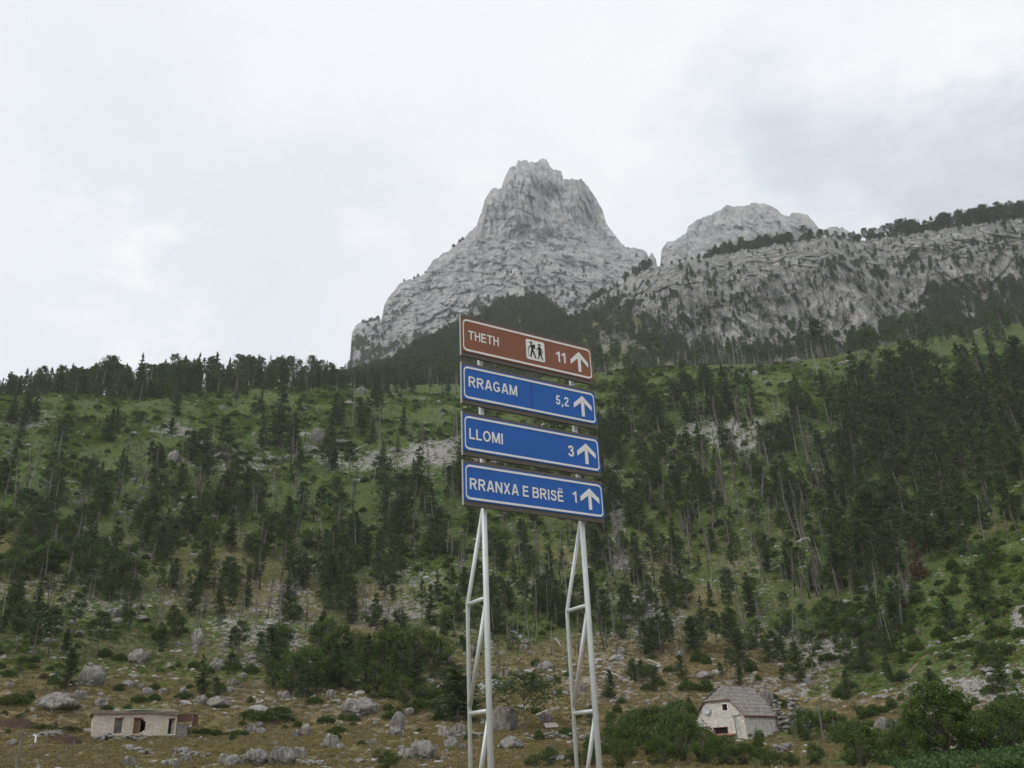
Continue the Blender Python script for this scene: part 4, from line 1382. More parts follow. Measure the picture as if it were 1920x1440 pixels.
pine_src = [helper_source(list(PINES[k][1])) for k in range(len(PINES))]
dead_src = [helper_source([q for q in d if q]) for d in DEADS]
P = [(i.x, i.y, i.z - .1, i.h / PINE_H[i.v], i.v, i.w) for i in rest] + [(x, y, z, h / PINE_H[v], v, w_) for (x, y, z, h, v, w_) in far_pts]
scatter('forest', pine_src, P, 'far off dark green forest on the crests, the wooded spur and the cliff', 'forest', 1)
scatter('dead_wood', dead_src, [(i.x, i.y, i.z - .1, i.h / DEAD_H[i.v], i.v, 1.0) for i in drest], 'thin grey dead trunks standing among the forest all over the slope', 'dead trees', 2)

# ground cover
def ground_scatter(n, dmin, dmax, azr, dens, seed, power=1.0):
    rg = np.random.default_rng(seed)
    d = dmin + (dmax - dmin) * rg.random(n) ** power
    a = np.radians(rg.uniform(azr[0], azr[1], n))
    x, y = np.sin(a) * d, np.cos(a) * d
    z = ground_z(x, y)
    px, py = project(x, y, z)
    keep = rg.random(n) < dens(x, y, d, px, py)
    return x[keep], y[keep], z[keep], d[keep], px[keep], py[keep], rg


def mask_at(arr, x, y):
    az = np.degrees(np.arctan2(x, y))
    d = np.hypot(x, y)
    i = np.clip(np.searchsorted(AZ, az), 0, len(AZ) - 1)
    j = np.clip(np.searchsorted(DD, d), 0, len(DD) - 1)
    return arr[i, j]


FERNS = [tuft_mesh('fern_clump', 91 + i, 60, 1.5, .7, .22, M_FERN, .55) for i in range(3)]
CROPS = [tuft_mesh('crop_clump', 101, 60, 1.0, .8, .2, M_CROP, .7)]
DRYS = [tuft_mesh('grass_tuft', 95 + i, 50, .9, .28, .11, M_DRYTUFT, .75) for i in range(2)]
x, y, z, d, px, py, rg = ground_scatter(120000, 125, 445, (-34, 35), lambda x, y, d, px, py: np.clip(1.05 - mask_at(dry, x, y) * 1.3 - mask_at(rocky, x, y) * .5, 0, 1) * np.clip(.35 + fbm(x / 12, y / 12, oct=3, seed=5) * 2.2, .05, 1), 11, .75)
s = rg.uniform(.45, 1.25, len(x)) * np.interp(d, [125, 400], [.7, 1.5])
scatter('undergrowth', [helper_source([f]) for f in FERNS] + [helper_source([f]) for f in SHRUBS[:1]], np.stack([x, y, z, s * np.where(rg.random(len(x)) < .04, .7, 1), np.where(rg.random(len(x)) < .09, 3, rg.integers(0, 3, len(x))), np.ones(len(x))], 1),
        'low green ferns and bushes covering the mountainside', 'undergrowth', 3)
x, y, z, d, px, py, rg = ground_scatter(42000, 60, 190, (-34, 34), lambda x, y, d, px, py: np.clip(mask_at(dry, x, y) * 1.0, 0.05, .8), 12, .8)
s = rg.uniform(.5, 1.3, len(x))
scatter('dry_grass', [helper_source([f]) for f in DRYS], np.stack([x, y, z, s, rg.integers(0, 2, len(x)), np.ones(len(x))], 1), 'dry yellowish grass tufts on the valley meadow', 'grass', 4)
x, y, z, d, px, py, rg = ground_scatter(1500, 62, 105, (15, 34), lambda x, y, d, px, py: (np.hypot((px - 1830) / 180, (py - 1432) / 20) < 1) * 1.0, 13, 1)
scatter('green_crop', [helper_source([f]) for f in CROPS], np.stack([x, y, z, rg.uniform(.5, .9, len(x)), np.zeros(len(x)), np.ones(len(x))], 1), 'bright green crop leaves at the bottom right of the valley', 'crop', 5)
x, y, z, d, px, py, rg = ground_scatter(95000, 66, 445, (-33, 34), lambda x, y, d, px, py: np.clip((mask_at(rocky, x, y) - .22) * 1.2, .02, 1) * np.clip(.35 + fbm(x / 8, y / 8, oct=3, seed=6) * 2.4, .03, 1), 14, .8)
s = np.exp(rg.normal(size=len(x)) * .55) * .17 * np.interp(d, [66, 150, 400], [1.0, 1.6, 2.3])
scatter('loose_stones', [helper_source([f]) for f in PEBBLES], np.stack([x, y, z, s, rg.integers(0, 3, len(x)), np.ones(len(x))], 1), 'pale loose stones strewn over the slope and meadow', 'stones', 6)
# ------------------------------------------------------------------ more materials
M_GALV = mat_plain('galvanised_steel', (.60, .635, .64), 0.5, 0.20, 9, 0.5, 0.30)
M_FRAME = mat_plain('sign_frame_grey', (.125, .11, .10), 0.6, 0.2, 8, 0.3)
M_EDGE = mat_plain('sign_edge', (.42, .42, .41), 0.5, 0.1, 8, 0.3)
M_WHITE = mat_plain('white_film', (.88, .88, .88), 0.5, 0.02, 20, 0.3)
M_BLACK = mat_plain('black_film', (.022, .022, .02), 0.5, 0.1, 20, 0.3)


def film(name, c, streak=0.10):
    """faintly weathered sign film with a few vertical run marks"""
    m, t = new_mat(name)
    ob = t.n('ShaderNodeTexCoord').outputs['Object']
    n = t.noise(ob, 3.0, 4, .6)
    st = t.noise(t.mapping(ob, (9, 9, .6)), 1.0, 3, .6)
    c1 = t.mix(n, tuple(x * (1 - streak) for x in c), tuple(min(1, x * (1 + streak) + .01) for x in c))
    c1 = t.mix(t.ramp(st, [(.55, 0.0), (.8, .35)]), c1, tuple(x * .8 for x in c))
    finish(t, c1, 0.55, None, spec=0.25)
    return m


M_BLUE = film('blue_film', (.022, .132, .50))
M_BROWN = film('brown_film', (.275, .112, .066))
M_SEAM = mat_plain('blue_seam', (.010, .070, .36), 0.4, 0.1, 10, 0.4)


def wall_mat(name, a, b, grout, scale):
    m, t = new_mat(name)
    ob = t.n('ShaderNodeTexCoord').outputs['Object']
    d = t.n('ShaderNodeTexNoise', {'Vector': ob, 'Scale': 1.5}).outputs['Color']
    vec = t.n('ShaderNodeVectorMath', {0: ob, 1: t.n('ShaderNodeVectorMath', {0: d, 'Scale': .35}, operation='SCALE').outputs[0]}, operation='ADD').outputs[0]
    v = t.n('ShaderNodeTexVoronoi', {'Vector': t.mapping(vec, (1, 1, 1.5)), 'Scale': scale}, feature='DISTANCE_TO_EDGE')
    vc = t.n('ShaderNodeTexVoronoi', {'Vector': t.mapping(vec, (1, 1, 1.5)), 'Scale': scale})
    g = t.n('ShaderNodeMapRange', {'Value': v.outputs[0], 'From Min': 0.02, 'From Max': 0.10}).outputs[0]
    n = t.noise(ob, 1.1, 5, .65)
    c = t.mix(t.ramp(n, [(.38, 0.0), (.66, 1.0)]), a, b)
    c = t.mix(t.math('MULTIPLY', t.n('ShaderNodeSeparateColor', {0: vc.outputs['Color']}).outputs[0], .35), c, grout)
    c = t.mix(t.math('MULTIPLY', t.math('SUBTRACT', 1.0, g), .55), c, grout)
    finish(t, c, .95, g, .04, 1.0, .1)
    return m


M_WASH = wall_mat('whitewashed_stone', (.80, .74, .64), (.68, .60, .48), (.44, .37, .28), 2.9)
M_HOUSEWALL = wall_mat('plastered_stone', (.86, .845, .80), (.66, .61, .50), (.42, .39, .32), 2.6)
M_RUBBLE = wall_mat('dry_stone', (.42, .40, .37), (.30, .28, .25), (.08, .075, .07), 3.2)


def wood_mat(name, a, b, sc_=(2, 9, 2)):
    m, t = new_mat(name)
    ob = t.n('ShaderNodeTexCoord').outputs['Object']
    n = t.noise(t.mapping(ob, sc_), 1.0, 4, .7)
    n2 = t.noise(ob, .7, 3, .6)
    c = t.mix(t.ramp(n, [(.3, 0.0), (.7, 1.0)]), a, b)
    c = t.mix(t.ramp(n2, [(.5, 0.0), (.7, .5)]), c, tuple(x * .6 for x in a))
    finish(t, c, .9, n, .02, 1.0, .15)
    return m


M_SHINGLE = wood_mat('weathered_shingles', (.155, .135, .122), (.38, .35, .325), (3.2, 3.2, .3))
M_EAVE = mat_plain('red_brown_board', (.17, .052, .035), .85, .3, 3)
M_BOARD = wood_mat('old_boards', (.16, .11, .065), (.30, .22, .13), (9, 2, .6))
M_GREYWOOD = wood_mat('grey_timber', (.13, .115, .10), (.29, .27, .24), (2, 2, .5))
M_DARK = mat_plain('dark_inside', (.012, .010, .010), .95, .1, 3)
M_RUST = mat_plain('rusty_sheet', (.105, .050, .034), .85, .55, 1.6)
M_TURF = mat_plain('roof_edge', (.20, .16, .115), .95, .35, 3)
M_TEAL = mat_plain('turquoise_sheet', (.25, .48, .44), .6, .2, 3)
M_GLASS = mat_plain('dull_pane', (.30, .31, .36), .35, .15, 3, .5)
M_DISH = mat_plain('dish_paint', (.62, .64, .66), .5, .06, 3)
M_SOIL = mat_plain('brown_soil', (.075, .050, .036), .98, .45, 2.0, .05, 0, .15)
M_ORANGE = mat_plain('orange_tiles', (.30, .12, .075), .8, .5, 3)

# ------------------------------------------------------------------ the road sign
YAW = .5647
sign = empty('road_sign', (-.478, 7.9583, 0), (0, 0, YAW))
tag(sign, 'tall direction sign with one brown and three blue panels on two lattice steel posts', 'road sign')
SW = 1.6046
PANELS = [('brown', 4.298, 3.9372, 'brown panel reading THETH 11'), ('blue', 3.763, 3.416, 'blue panel reading RRAGAM 5,2'), ('blue', 3.2272, 2.8791, 'blue panel reading LLOMI 3'), ('blue', 2.7278, 2.3838, 'blue panel reading RRANXA E BRISË 1')]


def round_rect(x0, x1, z0, z1, r_, n=7):
    pts = []
    for cx, cz, a0 in [(x1 - r_, z1 - r_, 0), (x0 + r_, z1 - r_, 90), (x0 + r_, z0 + r_, 180), (x1 - r_, z0 + r_, 270)]:
        for k in range(n):
            a = R(a0 + 90 * k / (n - 1))
            pts.append((cx + r_ * math.cos(a), cz + r_ * math.sin(a)))
    return pts[::-1]


def ring(outer, inner, y0, y1):
    mb = MB()
    n = len(outer)
    vs = [(x, y0, z) for x, z in outer] + [(x, y0, z) for x, z in inner] + [(x, y1, z) for x, z in outer] + [(x, y1, z) for x, z in inner]
    fs = []
    for i in range(n):
        j = (i + 1) % n
        fs += [(i, n + i, n + j, j), (i, j, 2 * n + j, 2 * n + i), (n + i, 3 * n + i, 3 * n + j, n + j)]
    mb.add(vs, fs)
    return mb


SWD = .165
HS = SWD / 2


def arc(cx, cy, rx, ry, a0, a1, n=14):
    return [(cx + rx * math.cos(R(a0 + (a1 - a0) * k / n)), cy + ry * math.sin(R(a0 + (a1 - a0) * k / n))) for k in range(n + 1)]


GLYPH = {
    'T': (.68, [[(0, 1 - HS), (.68, 1 - HS)], [(.34, 0), (.34, 1)]]),
    'H': (.70, [[(HS, 0), (HS, 1)], [(.70 - HS, 0), (.70 - HS, 1)], [(HS, .53), (.70 - HS, .53)]]),
    'E': (.62, [[(HS, 0), (HS, 1)], [(HS, 1 - HS), (.61, 1 - HS)], [(HS, .53), (.57, .53)], [(HS, HS), (.63, HS)]]),
    'R': (.74, [[(HS, 0), (HS, 1)], [(HS, 1 - HS), (.42, 1 - HS)] + arc(.42, .705, .20, .2125, 90, -90, 10)[1:] + [(HS, .4925)], [(.36, .47), (.66, 0)]]),
    'A': (.76, [[(.075, 0), (.35, 1)], [(.685, 0), (.41, 1)], [(.17, .29), (.59, .29)]]),
    'G': (.78, [arc(.39, .5, .305, .42, 38, 318, 20), [(.42, .44), (.74, .44)], [(.74 - HS, .48), (.74 - HS, .10)]]),
    'M': (.86, [[(HS, 0), (HS, 1)], [(.86 - HS, 0), (.86 - HS, 1)], [(.11, 1), (.43, .06)], [(.75, 1), (.43, .06)]]),
    'L': (.58, [[(HS, 0), (HS, 1)], [(HS, HS), (.58, HS)]]),
    'O': (.80, [arc(.40, .5, .315, .42, 0, 360, 26)]),
    'I': (SWD, [[(HS, 0), (HS, 1)]]),
    'N': (.72, [[(HS, 0), (HS, 1)], [(.72 - HS, 0), (.72 - HS, 1)], [(.10, .98), (.62, .02)]]),
    'X': (.72, [[(.09, 0), (.62, 1)], [(.62, 0), (.09, 1)]]),
    'B': (.70, [[(HS, 0), (HS, 1)], [(HS, 1 - HS), (.40, 1 - HS)] + arc(.40, .725, .18, .1925, 90, -90, 10)[1:] + [(HS, .5325)], [(.36, .5325)] + arc(.40, .3075, .22, .225, 90, -90, 10) + [(HS, HS)]]),
    'S': (.68, [[(.585, .72), (.56, .83), (.46, .905), (.34, .92), (.20, .885), (.125, .79), (.125, .69), (.19, .60), (.33, .545), (.47, .49), (.57, .41), (.59, .29), (.54, .165), (.43, .095), (.32, .08), (.18, .115), (.10, .21), (.075, .31)]]),
    '1': (.40, [[(.32, 0), (.32, 1)], [(.33, .93), (.20, .80), (.03, .72)]]),
    '2': (.58, [[(.085, .70), (.12, .82), (.20, .895), (.31, .92), (.42, .885), (.48, .79), (.475, .68), (.40, .53), (.22, .32), (.13, .17), (.11, .09)], [(.05, HS), (.56, HS)]]),
    '3': (.58, [[(.085, .73), (.12, .84), (.21, .91), (.31, .92), (.42, .875), (.46, .77), (.43, .64), (.34, .56), (.22, .545)], [(.22, .535), (.38, .51), (.47, .42), (.485, .30), (.45, .17), (.36, .095), (.27, .08), (.15, .12), (.09, .20), (.07, .28)]]),
    '5': (.58, [[(.16, 1 - HS), (.52, 1 - HS)], [(.20, .97), (.135, .50)], [(.12, .46), (.20, .54), (.30, .565), (.41, .52), (.475, .41), (.48, .28), (.43, .15), (.33, .085), (.23, .085), (.12, .15), (.075, .27)]]),
    ',': (.20, [[(.11, .16), (.11, 0), (.05, -.17)]]),
    ' ': (.18, [])}
GLYPH['\u00cb'] = (GLYPH['E'][0], GLYPH['E'][1] + [[(.20, 1.10), (.20, 1.25)], [(.45, 1.10), (.45, 1.25)]])


def ribbon(pts, half, closed=False):
    n = len(pts)
    L_, R_ = [], []
    for i in range(n):
        p0, p1 = pts[max(i - 1, 0)], pts[min(i + 1, n - 1)]
        if closed and i in (0, n - 1):
            p0, p1 = pts[-2], pts[1]
        d1 = np.array(pts[i]) - np.array(p0) if (i > 0 or closed) else np.array(p1) - np.array(pts[i])
        d2 = np.array(p1) - np.array(pts[i]) if (i < n - 1 or closed) else d1
        d1 = d1 / (np.linalg.norm(d1) + 1e-9)
        d2 = d2 / (np.linalg.norm(d2) + 1e-9)
        t_ = d1 + d2
        t_ = t_ / (np.linalg.norm(t_) + 1e-9)
        m_ = half / max(.45, float(t_ @ d1))
        nrm = np.array([-t_[1], t_[0]])
        L_.append(np.array(pts[i]) + nrm * m_)
        R_.append(np.array(pts[i]) - nrm * m_)
    return L_, R_


def letters(text, box, parent, y, name='lettering'):
    """writing set into the box (x0, x1, base line, cap line)"""
    total = sum(GLYPH[c][0] for c in text) + .13 * (len(text) - 1)
    sx, sz = (box[1] - box[0]) / total, box[3] - box[2]
    mb = MB()
    x = 0
    for c in text:
        w_, sts = GLYPH[c]
        for i, st in enumerate(sts):
            closed = c == 'O'
            a_, b_ = ribbon(st, HS, closed)
            yy = y - .00025 * i
            vs = [(box[0] + (x + q[0]) * sx, yy, box[2] + q[1] * sz) for q in a_] + [(box[0] + (x + q[0]) * sx, yy, box[2] + q[1] * sz) for q in b_]
            n = len(st)
            mb.add(vs, [(k, k + 1, n + k + 1, n + k) for k in range(n - 1)])
        x += w_ + .13
    return mb.build(name, M_WHITE, parent)


def strokes(parts, y, mat, name, parent):
    mb = MB()
    for poly in parts:
        mb.prism(poly, y - .002, y)
    return mb.build(name, mat, parent)


def thick(p, q, w0, w1):
    dx, dz = q[0] - p[0], q[1] - p[1]
    L = math.hypot(dx, dz)
    nx, nz2 = -dz / L, dx / L
    return [(p[0] + nx * w0, p[1] + nz2 * w0), (q[0] + nx * w1, q[1] + nz2 * w1), (q[0] - nx * w1, q[1] - nz2 * w1), (p[0] - nx * w0, p[1] - nz2 * w0)][::-1]


for k, (colr, zt, zb, lb) in enumerate(PANELS):
    zt, zb = zt + EYE, zb + EYE
    p = MB().box(-.0215, SW + .020, .004, .030, zb - .058, zt + .046).build('sign_panel', M_FRAME, sign)
    p['label'] = lb
    MB().box(-.0275, -.0218, -.003, .020, zb - .058, zt + .046).build('edge_strip', M_EDGE, p)
    fm = M_BROWN if colr == 'brown' else M_BLUE
    face = MB()
    face.prism(round_rect(-.0175, SW + .017, zb - .012, zt + .012, .03), -.004, .003)
    face.build('face', fm, p)
    b = ring(round_rect(.0, SW, zb, zt, .048), round_rect(.009, SW - .009, zb + .021, zt - .021, .036), -.0075, -.0042)
    b.build('border', M_WHITE, p)
    yl = -.0075
    txt, bx = [('THETH', (.060, .420, 4.072, 4.175)), ('RRAGAM', (.052, .620, 3.546, 3.660)), ('LLOMI', (.047, .427, 2.991, 3.104)), ('RRANXA E BRISË', (.042, 1.113, 2.486, 2.597))][k]
    letters(txt, (bx[0], bx[1], bx[2] + EYE, bx[3] + EYE), p, yl)
    num, bx = [('11', (1.135, 1.262, 4.054, 4.180)), ('5,2', (1.096, 1.265, 3.547, 3.655)), ('3', (1.213, 1.287, 2.988, 3.110)), ('1', (1.229, 1.279, 2.497, 2.617))][k]
    letters(num, (bx[0], bx[1], bx[2] + EYE, bx[3] + EYE), p, yl, 'distance')
    ax = 1.445
    at, ab, al = [(4.235, 3.993, 4.065), (3.707, 3.469, 3.55), (3.163, 2.933, 3.01), (2.671, 2.444, 2.52)][k]
    at, ab, al = at + EYE, ab + EYE, al + EYE
    hw = .118
    top_in = at - .066
    strokes([[(ax, at), (ax - hw, al + .055), (ax - hw, al), (ax, top_in)][::1], [(ax, at), (ax, top_in), (ax + hw, al), (ax + hw, al + .055)],
             [(ax - .020, ab), (ax + .020, ab), (ax + .020, top_in + .012), (ax - .020, top_in + .012)]], yl, M_WHITE, 'arrow', p)
    if k == 0:
        x0, x1, z0, z1 = .757, .992, 4.006 + EYE, 4.242 + EYE
        pic = MB()
        pic.prism(round_rect(x0, x1, z0, z1, .022), yl - .0005, yl + .003)
        pic.build('pictogram_plate', M_WHITE, p)

        def q(u, v):
            return (x0 + u * (x1 - x0), z1 - v * (z1 - z0))
        W_ = x1 - x0

        def disc(u, v, r_):
            c_ = q(u, v)
            return [(c_[0] + r_ * W_ * math.cos(a), c_[1] + r_ * W_ * math.sin(a)) for a in np.linspace(0, 2 * math.pi, 13)[:-1]][::1]

        def st_(a_, b_, w0, w1=None):
            return thick(q(*a_), q(*b_), w0 * W_, (w1 if w1 is not None else w0) * W_)
        figs = [disc(.28, .16, .055), st_((.18, .125), (.34, .115), .018), st_((.30, .24), (.33, .52), .060, .055), st_((.31, .50), (.22, .88), .042, .030), st_((.34, .50), (.50, .90), .042, .030),
                st_((.27, .27), (.12, .44), .026, .022), st_((.10, .42), (.13, .86), .010), st_((.37, .28), (.48, .42), .022, .018), st_((.43, .22), (.42, .42), .048, .05),
                disc(.70, .19, .055), st_((.66, .13), (.80, .20), .030, .024), st_((.70, .27), (.72, .42), .050, .06), [q(.66, .38), q(.63, .68), q(.84, .68), q(.77, .38)][::1],
                st_((.67, .30), (.56, .46), .024, .018), st_((.75, .30), (.86, .46), .024, .018), st_((.86, .46), (.85, .56), .018), st_((.69, .68), (.62, .90), .032, .024), st_((.77, .68), (.88, .90), .032, .024)]
        strokes([f_ for f_ in figs], yl - .0018, M_BLACK, 'hikers', p)
    if k == 1:
        MB().box(.790, .812, -.0062, -.0042, zb + .02, zt - .02).build('seam', M_SEAM, p)
# posts: a front tube behind the panels, a rear chord, rungs and diagonals
for s_ in (.243, 1.388):
    y0, y1 = .085, .440
    post = MB()
    post.tube([(s_, y0, -.3), (s_, y0, 4.24 + EYE)], .0275, 14)
    po = post.build('post', M_GALV, sign, smooth=False)
    for poly in po.data.polygons:
        poly.use_smooth = len(poly.vertices) == 4
    zr = [1.500 + EYE, .527 + EYE, -.45 + EYE, -1.42 + EYE]
    ch = MB()
    ch.tube([(s_, y1, -.3), (s_, y1, zr[0]), (s_, y0 + .012, 2.36 + EYE)], .0195, 12)
    ch.build('rear_chord', M_GALV, po, smooth=True)
    for zz in zr[:3]:
        MB().tube([(s_, y0, zz), (s_, y1, zz)], .0195, 12).build('rung', M_GALV, po, smooth=True)
    for i in range(3):
        MB().tube([(s_, y0 + .012, zr[i] - .05), (s_, y1 - .01, zr[i + 1] + .06)], .0195, 12).build('diagonal', M_GALV, po, smooth=True)
    for (zt, zb) in [(a[1], a[2]) for a in PANELS]:
        for zz in (zt - .06, zb + .06):
            MB().box(s_ - .055, s_ + .055, .050, .060, zz + EYE - .02, zz + EYE + .02).build('bracket', M_GALV, po)
    MB().box(s_ - .30, s_ + .30, -.20, .75, -.35, .06).build('footing', mat_plain('concrete', (.36, .35, .33), .9, .2, 6), po)


# ------------------------------------------------------------------ stone house
def at_ground(px, py):
    p = ground_px([px], [py])[0]
    return p


hp = at_ground(1392, 1387)
house = empty('stone_house', (hp[0] + .3, hp[1] + 3.0, hp[2] + .1), (0, 0, R(-46)), (1.04, 1.04, .88))
tag(house, 'old stone farmhouse with steep grey shingle roof and clipped gable among leafy bushes', 'house')
HW, HL, HE, HR, HC = 3.65, 3.85, 3.1, 7.5, 5.45
yf, yb = -HL, HL
zx = lambda z_: HW * (HR - z_) / (HR - HE)
wb = MB()
fw = wall_holes(2 * HW, HE, .5, [(.75, 1.75, .85, 1.95), (2.65, 4.65, .85, 1.60)], -HW)
wb.add([(v[0], v[1] + yf, v[2]) for v in fw.v], fw.f)
wx0, wx1, wz0, wz1 = .63, 1.40, 3.90, 4.80
for poly in [[(-zx(HE), HE), (wx0, HE), (wx0, HC), (-zx(HC), HC)], [(wx1, HE), (HW, HE), (zx(HC) if zx(HC) > wx1 else wx1, HC), (wx1, HC)], [(wx0, HE), (wx1, HE), (wx1, wz0), (wx0, wz0)], [(wx0, wz1), (wx1, wz1), (wx1, HC), (wx0, HC)]]:
    wb.prism(poly, yf, yf + .5)
sw_ = wall_holes(2 * HL - 1.0, HE, .5, [(.30, .52, 1.35, 2.15), (1.65, 1.90, 1.30, 2.15), (3.45, 3.72, 1.30, 2.30), (5.2, 5.52, 1.25, 2.30)], 0)
wb.add([(HW - v[1], yf + .5 + v[0], v[2]) for v in sw_.v], [f[::1] for f in sw_.f])
wb.box(-HW, -HW + .5, yf + .5, yb - .5, 0, HE)
wb.prism([(-HW, 0), (HW, 0), (HW, HE), (0, HR - .1), (-HW, HE)], yb - .5, yb)
wb.box(-HW - .05, HW + .05, yf - .05, yb + .05, -2.2, -.002)
wb.build('wall', M_HOUSEWALL, house)
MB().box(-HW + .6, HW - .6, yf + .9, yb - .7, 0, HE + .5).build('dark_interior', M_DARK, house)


def shingles(mb, rng, side):
    """courses of split boards on one slope; side -1 or +1"""
    ncs = 8
    ez = HE - .25
    for c in range(ncs):
        t0, t1 = c / ncs, (c + 1) / ncs + .035
        za, zb2 = ez + (HR - ez) * t0, ez + (HR - ez) * min(1, t1)
        xa, xb = (HW + .32) * (HR - za) / (HR - ez), (HW + .32) * (HR - zb2) / (HR - ez)
        ya = yf - .3
        if za > HC:
            ya = yf - .3 + (za - HC) / (HR - HC) * 1.6
        y = ya
        lift0, lift1 = .16 + rng.uniform(-.01, .01), .09
        while y < yb + .3:
            w_ = rng.uniform(.22, .42)
            y2 = min(yb + .3, y + w_ - .012)
            if y2 - y < .06:
                break
            dz = rng.uniform(-.012, .02)
            s_ = side
            vs = [(s_ * xa, y, za + lift0 - .05 + dz), (s_ * xa, y2, za + lift0 - .05 + dz), (s_ * xb, y2, zb2 + lift1 - .05 + dz), (s_ * xb, y, zb2 + lift1 - .05 + dz),
                  (s_ * xa, y, za + lift0 + dz), (s_ * xa, y2, za + lift0 + dz), (s_ * xb, y2, zb2 + lift1 + dz), (s_ * xb, y, zb2 + lift1 + dz)]
            mb.hexa(vs if s_ > 0 else [vs[i] for i in (1, 0, 3, 2, 5, 4, 7, 6)])
            y += w_


rg = np.random.default_rng(5)
rb = MB()
shingles(rb, rg, 1)
shingles(rb, rg, -1)
# clipped front hip
for c in range(3):
    t0, t1 = c / 3, min(1, (c + 1) / 3 + .05)
    for k in range(9):
        u0, u1 = -1 + 2 * k / 9, -1 + 2 * (k + 1) / 9 - .02
        def hp_(u, t_, lift):
            z_ = HC - .12 + (HR - HC + .12) * t_
            return (u * (zx(HC) + .22) * (1 - t_), yf - .36 + 1.6 * t_, z_ + lift)
        vs = [hp_(u0, t0, .05), hp_(u1, t0, .05), hp_(u1, t1, .03), hp_(u0, t1, .03), hp_(u0, t0, .10), hp_(u1, t0, .10), hp_(u1, t1, .07), hp_(u0, t1, .07)]
        rb.hexa(vs)
rb.tube([(0, yf + 1.2, HR + .08), (0, yb + .3, HR + .08)], .09, 6)
roof = rb.build('roof', M_SHINGLE, house)
eb = MB()
ez = HE - .25
for s_ in (-1, 1):
    eb.box(*(sorted((s_ * (HW + .20), s_ * (HW + .34)))), yf - .3, yb + .3, ez - .02, ez + .075)
    a_, b_ = (s_ * (HW + .3), ez + .02), (s_ * (zx(HC) + .1), HC)
    eb.prism(thick(a_, b_, .06, .06), yf - .30, yf - .22)
eb.box(-zx(HC) - .15, zx(HC) + .15, yf - .34, yf - .26, HC - .14, HC - .02)
eb.build('eave_board', M_EAVE, roof)


def window(x0, x1, z0, z1, mat, frame_mat, name='window', wd=.12):
    w_ = MB().box(x0 + .02, x1 - .02, yf + .20, yf + .24, z0 + .02, z1 - .02).build(name, mat, house)
    f_ = MB()
    f_.box(x0 - wd, x0, yf - .03, yf + .10, z0 - wd, z1 + wd)
    f_.box(x1, x1 + wd, yf - .03, yf + .10, z0 - wd, z1 + wd)
    f_.box(x0, x1, yf - .03, yf + .10, z1, z1 + wd)
    f_.box(x0, x1, yf - .03, yf + .10, z0 - wd, z0)
    f_.build('frame', frame_mat, w_)
    return w_


window(wx0, wx1, wz0, wz1, M_DARK, M_WHITE, wd=.10)
window(-HW + .75, -HW + 1.75, .85, 1.95, M_GLASS, M_WHITE, wd=.16)
wz = window(-HW + 2.65, -HW + 4.65, .85, 1.60, M_DARK, M_EAVE, wd=.08)
for (a, b_, c_, d_) in [(.30, .52, 1.35, 2.15), (1.65, 1.90, 1.30, 2.15), (3.45, 3.72, 1.30, 2.30), (5.2, 5.52, 1.25, 2.30)]:
    sl = MB().box(HW - .25, HW - .2, yf + .5 + a, yf + .5 + b_, c_, d_).build('slit_window', M_DARK, house)
    fr = MB()
    fr.box(HW, HW + .02, yf + .5 + a - .10, yf + .5 + a, c_ - .05, d_ + .12)
    fr.box(HW, HW + .02, yf + .5 + b_, yf + .5 + b_ + .10, c_ - .05, d_ + .12)
    fr.box(HW, HW + .02, yf + .5 + a, yf + .5 + b_, d_, d_ + .12)
    fr.build('surround', M_WHITE, sl)
MB().hexa([(-1.0, yf - .7, .50), (2.2, yf - .7, .45), (2.2, yf - .02, .64), (-1.0, yf - .02, .68), (-1.0, yf - .7, .54), (2.2, yf - .7, .49), (2.2, yf - .02, .68), (-1.0, yf - .02, .72)]).build('porch_roof', M_ORANGE, house)
MB().tube([(2.35, yf - .25, 3.05), (3.0, yf - 1.0, -.3)], .07, 7).build('prop_post', M_GREYWOOD, house)
MB().tube([(1.9, yf - .12, 3.0), (3.3, yf - .12, 3.15)], .045, 6).build('rail', M_GREYWOOD, house)
# lean-to wing at the rear left
wing = MB().box(-HW - 2.4, -HW - .05, -.8, 3.2, -2, 2.3).build('wing', M_HOUSEWALL, house)
wr = MB()
for c in range(5):
    for k in range(13):
        ya, yc = -1.0 + k * .335, -1.0 + k * .335 + .32
        def wp(t_, lift):
            return (-HW - 2.75 + t_ * 3.3, 2.15 + t_ * 2.9 + lift)
        t0, t1 = c / 5, min(1, (c + 1) / 5 + .04)
        (xa, za), (xb, zb2) = wp(t0, .10), wp(t1, .04)
        wr.hexa([(xa, ya, za - .05), (xb, ya, zb2 - .05), (xb, yc, zb2 - .05), (xa, yc, za - .05), (xa, ya, za), (xb, ya, zb2), (xb, yc, zb2), (xa, yc, za)])
wr.build('wing_roof', M_SHINGLE, wing)
# satellite dish: hangs on the wall, a thing of its own
c46 = Matrix.Rotation(R(-46), 4, 'Z')
dp = house.location + c46 @ Vector((-1.5 * 1.04, (yf - .42) * 1.04, 4.15 * .88))
dish = empty('satellite_dish', dp, (R(12), 0, R(-30)))
tag(dish, 'white satellite dish on the front gable of the stone house', 'satellite dish')
dm = MB()
rings = []
for k in range(7):
    r_ = .52 * k / 6
    rings.append([(r_ * math.cos(a), .32 * r_ * r_ * -1 + .06, r_ * 1.08 * math.sin(a)) for a in np.linspace(0, 2 * math.pi, 25)[:-1]])
vs = [p_ for rr in rings for p_ in rr]
fs = [(i * 24 + j, i * 24 + (j + 1) % 24, (i + 1) * 24 + (j + 1) % 24, (i + 1) * 24 + j) for i in range(6) for j in range(24)]
n_ = len(vs)
vs2 = [(x_, y_ + .02, z_) for x_, y_, z_ in vs]
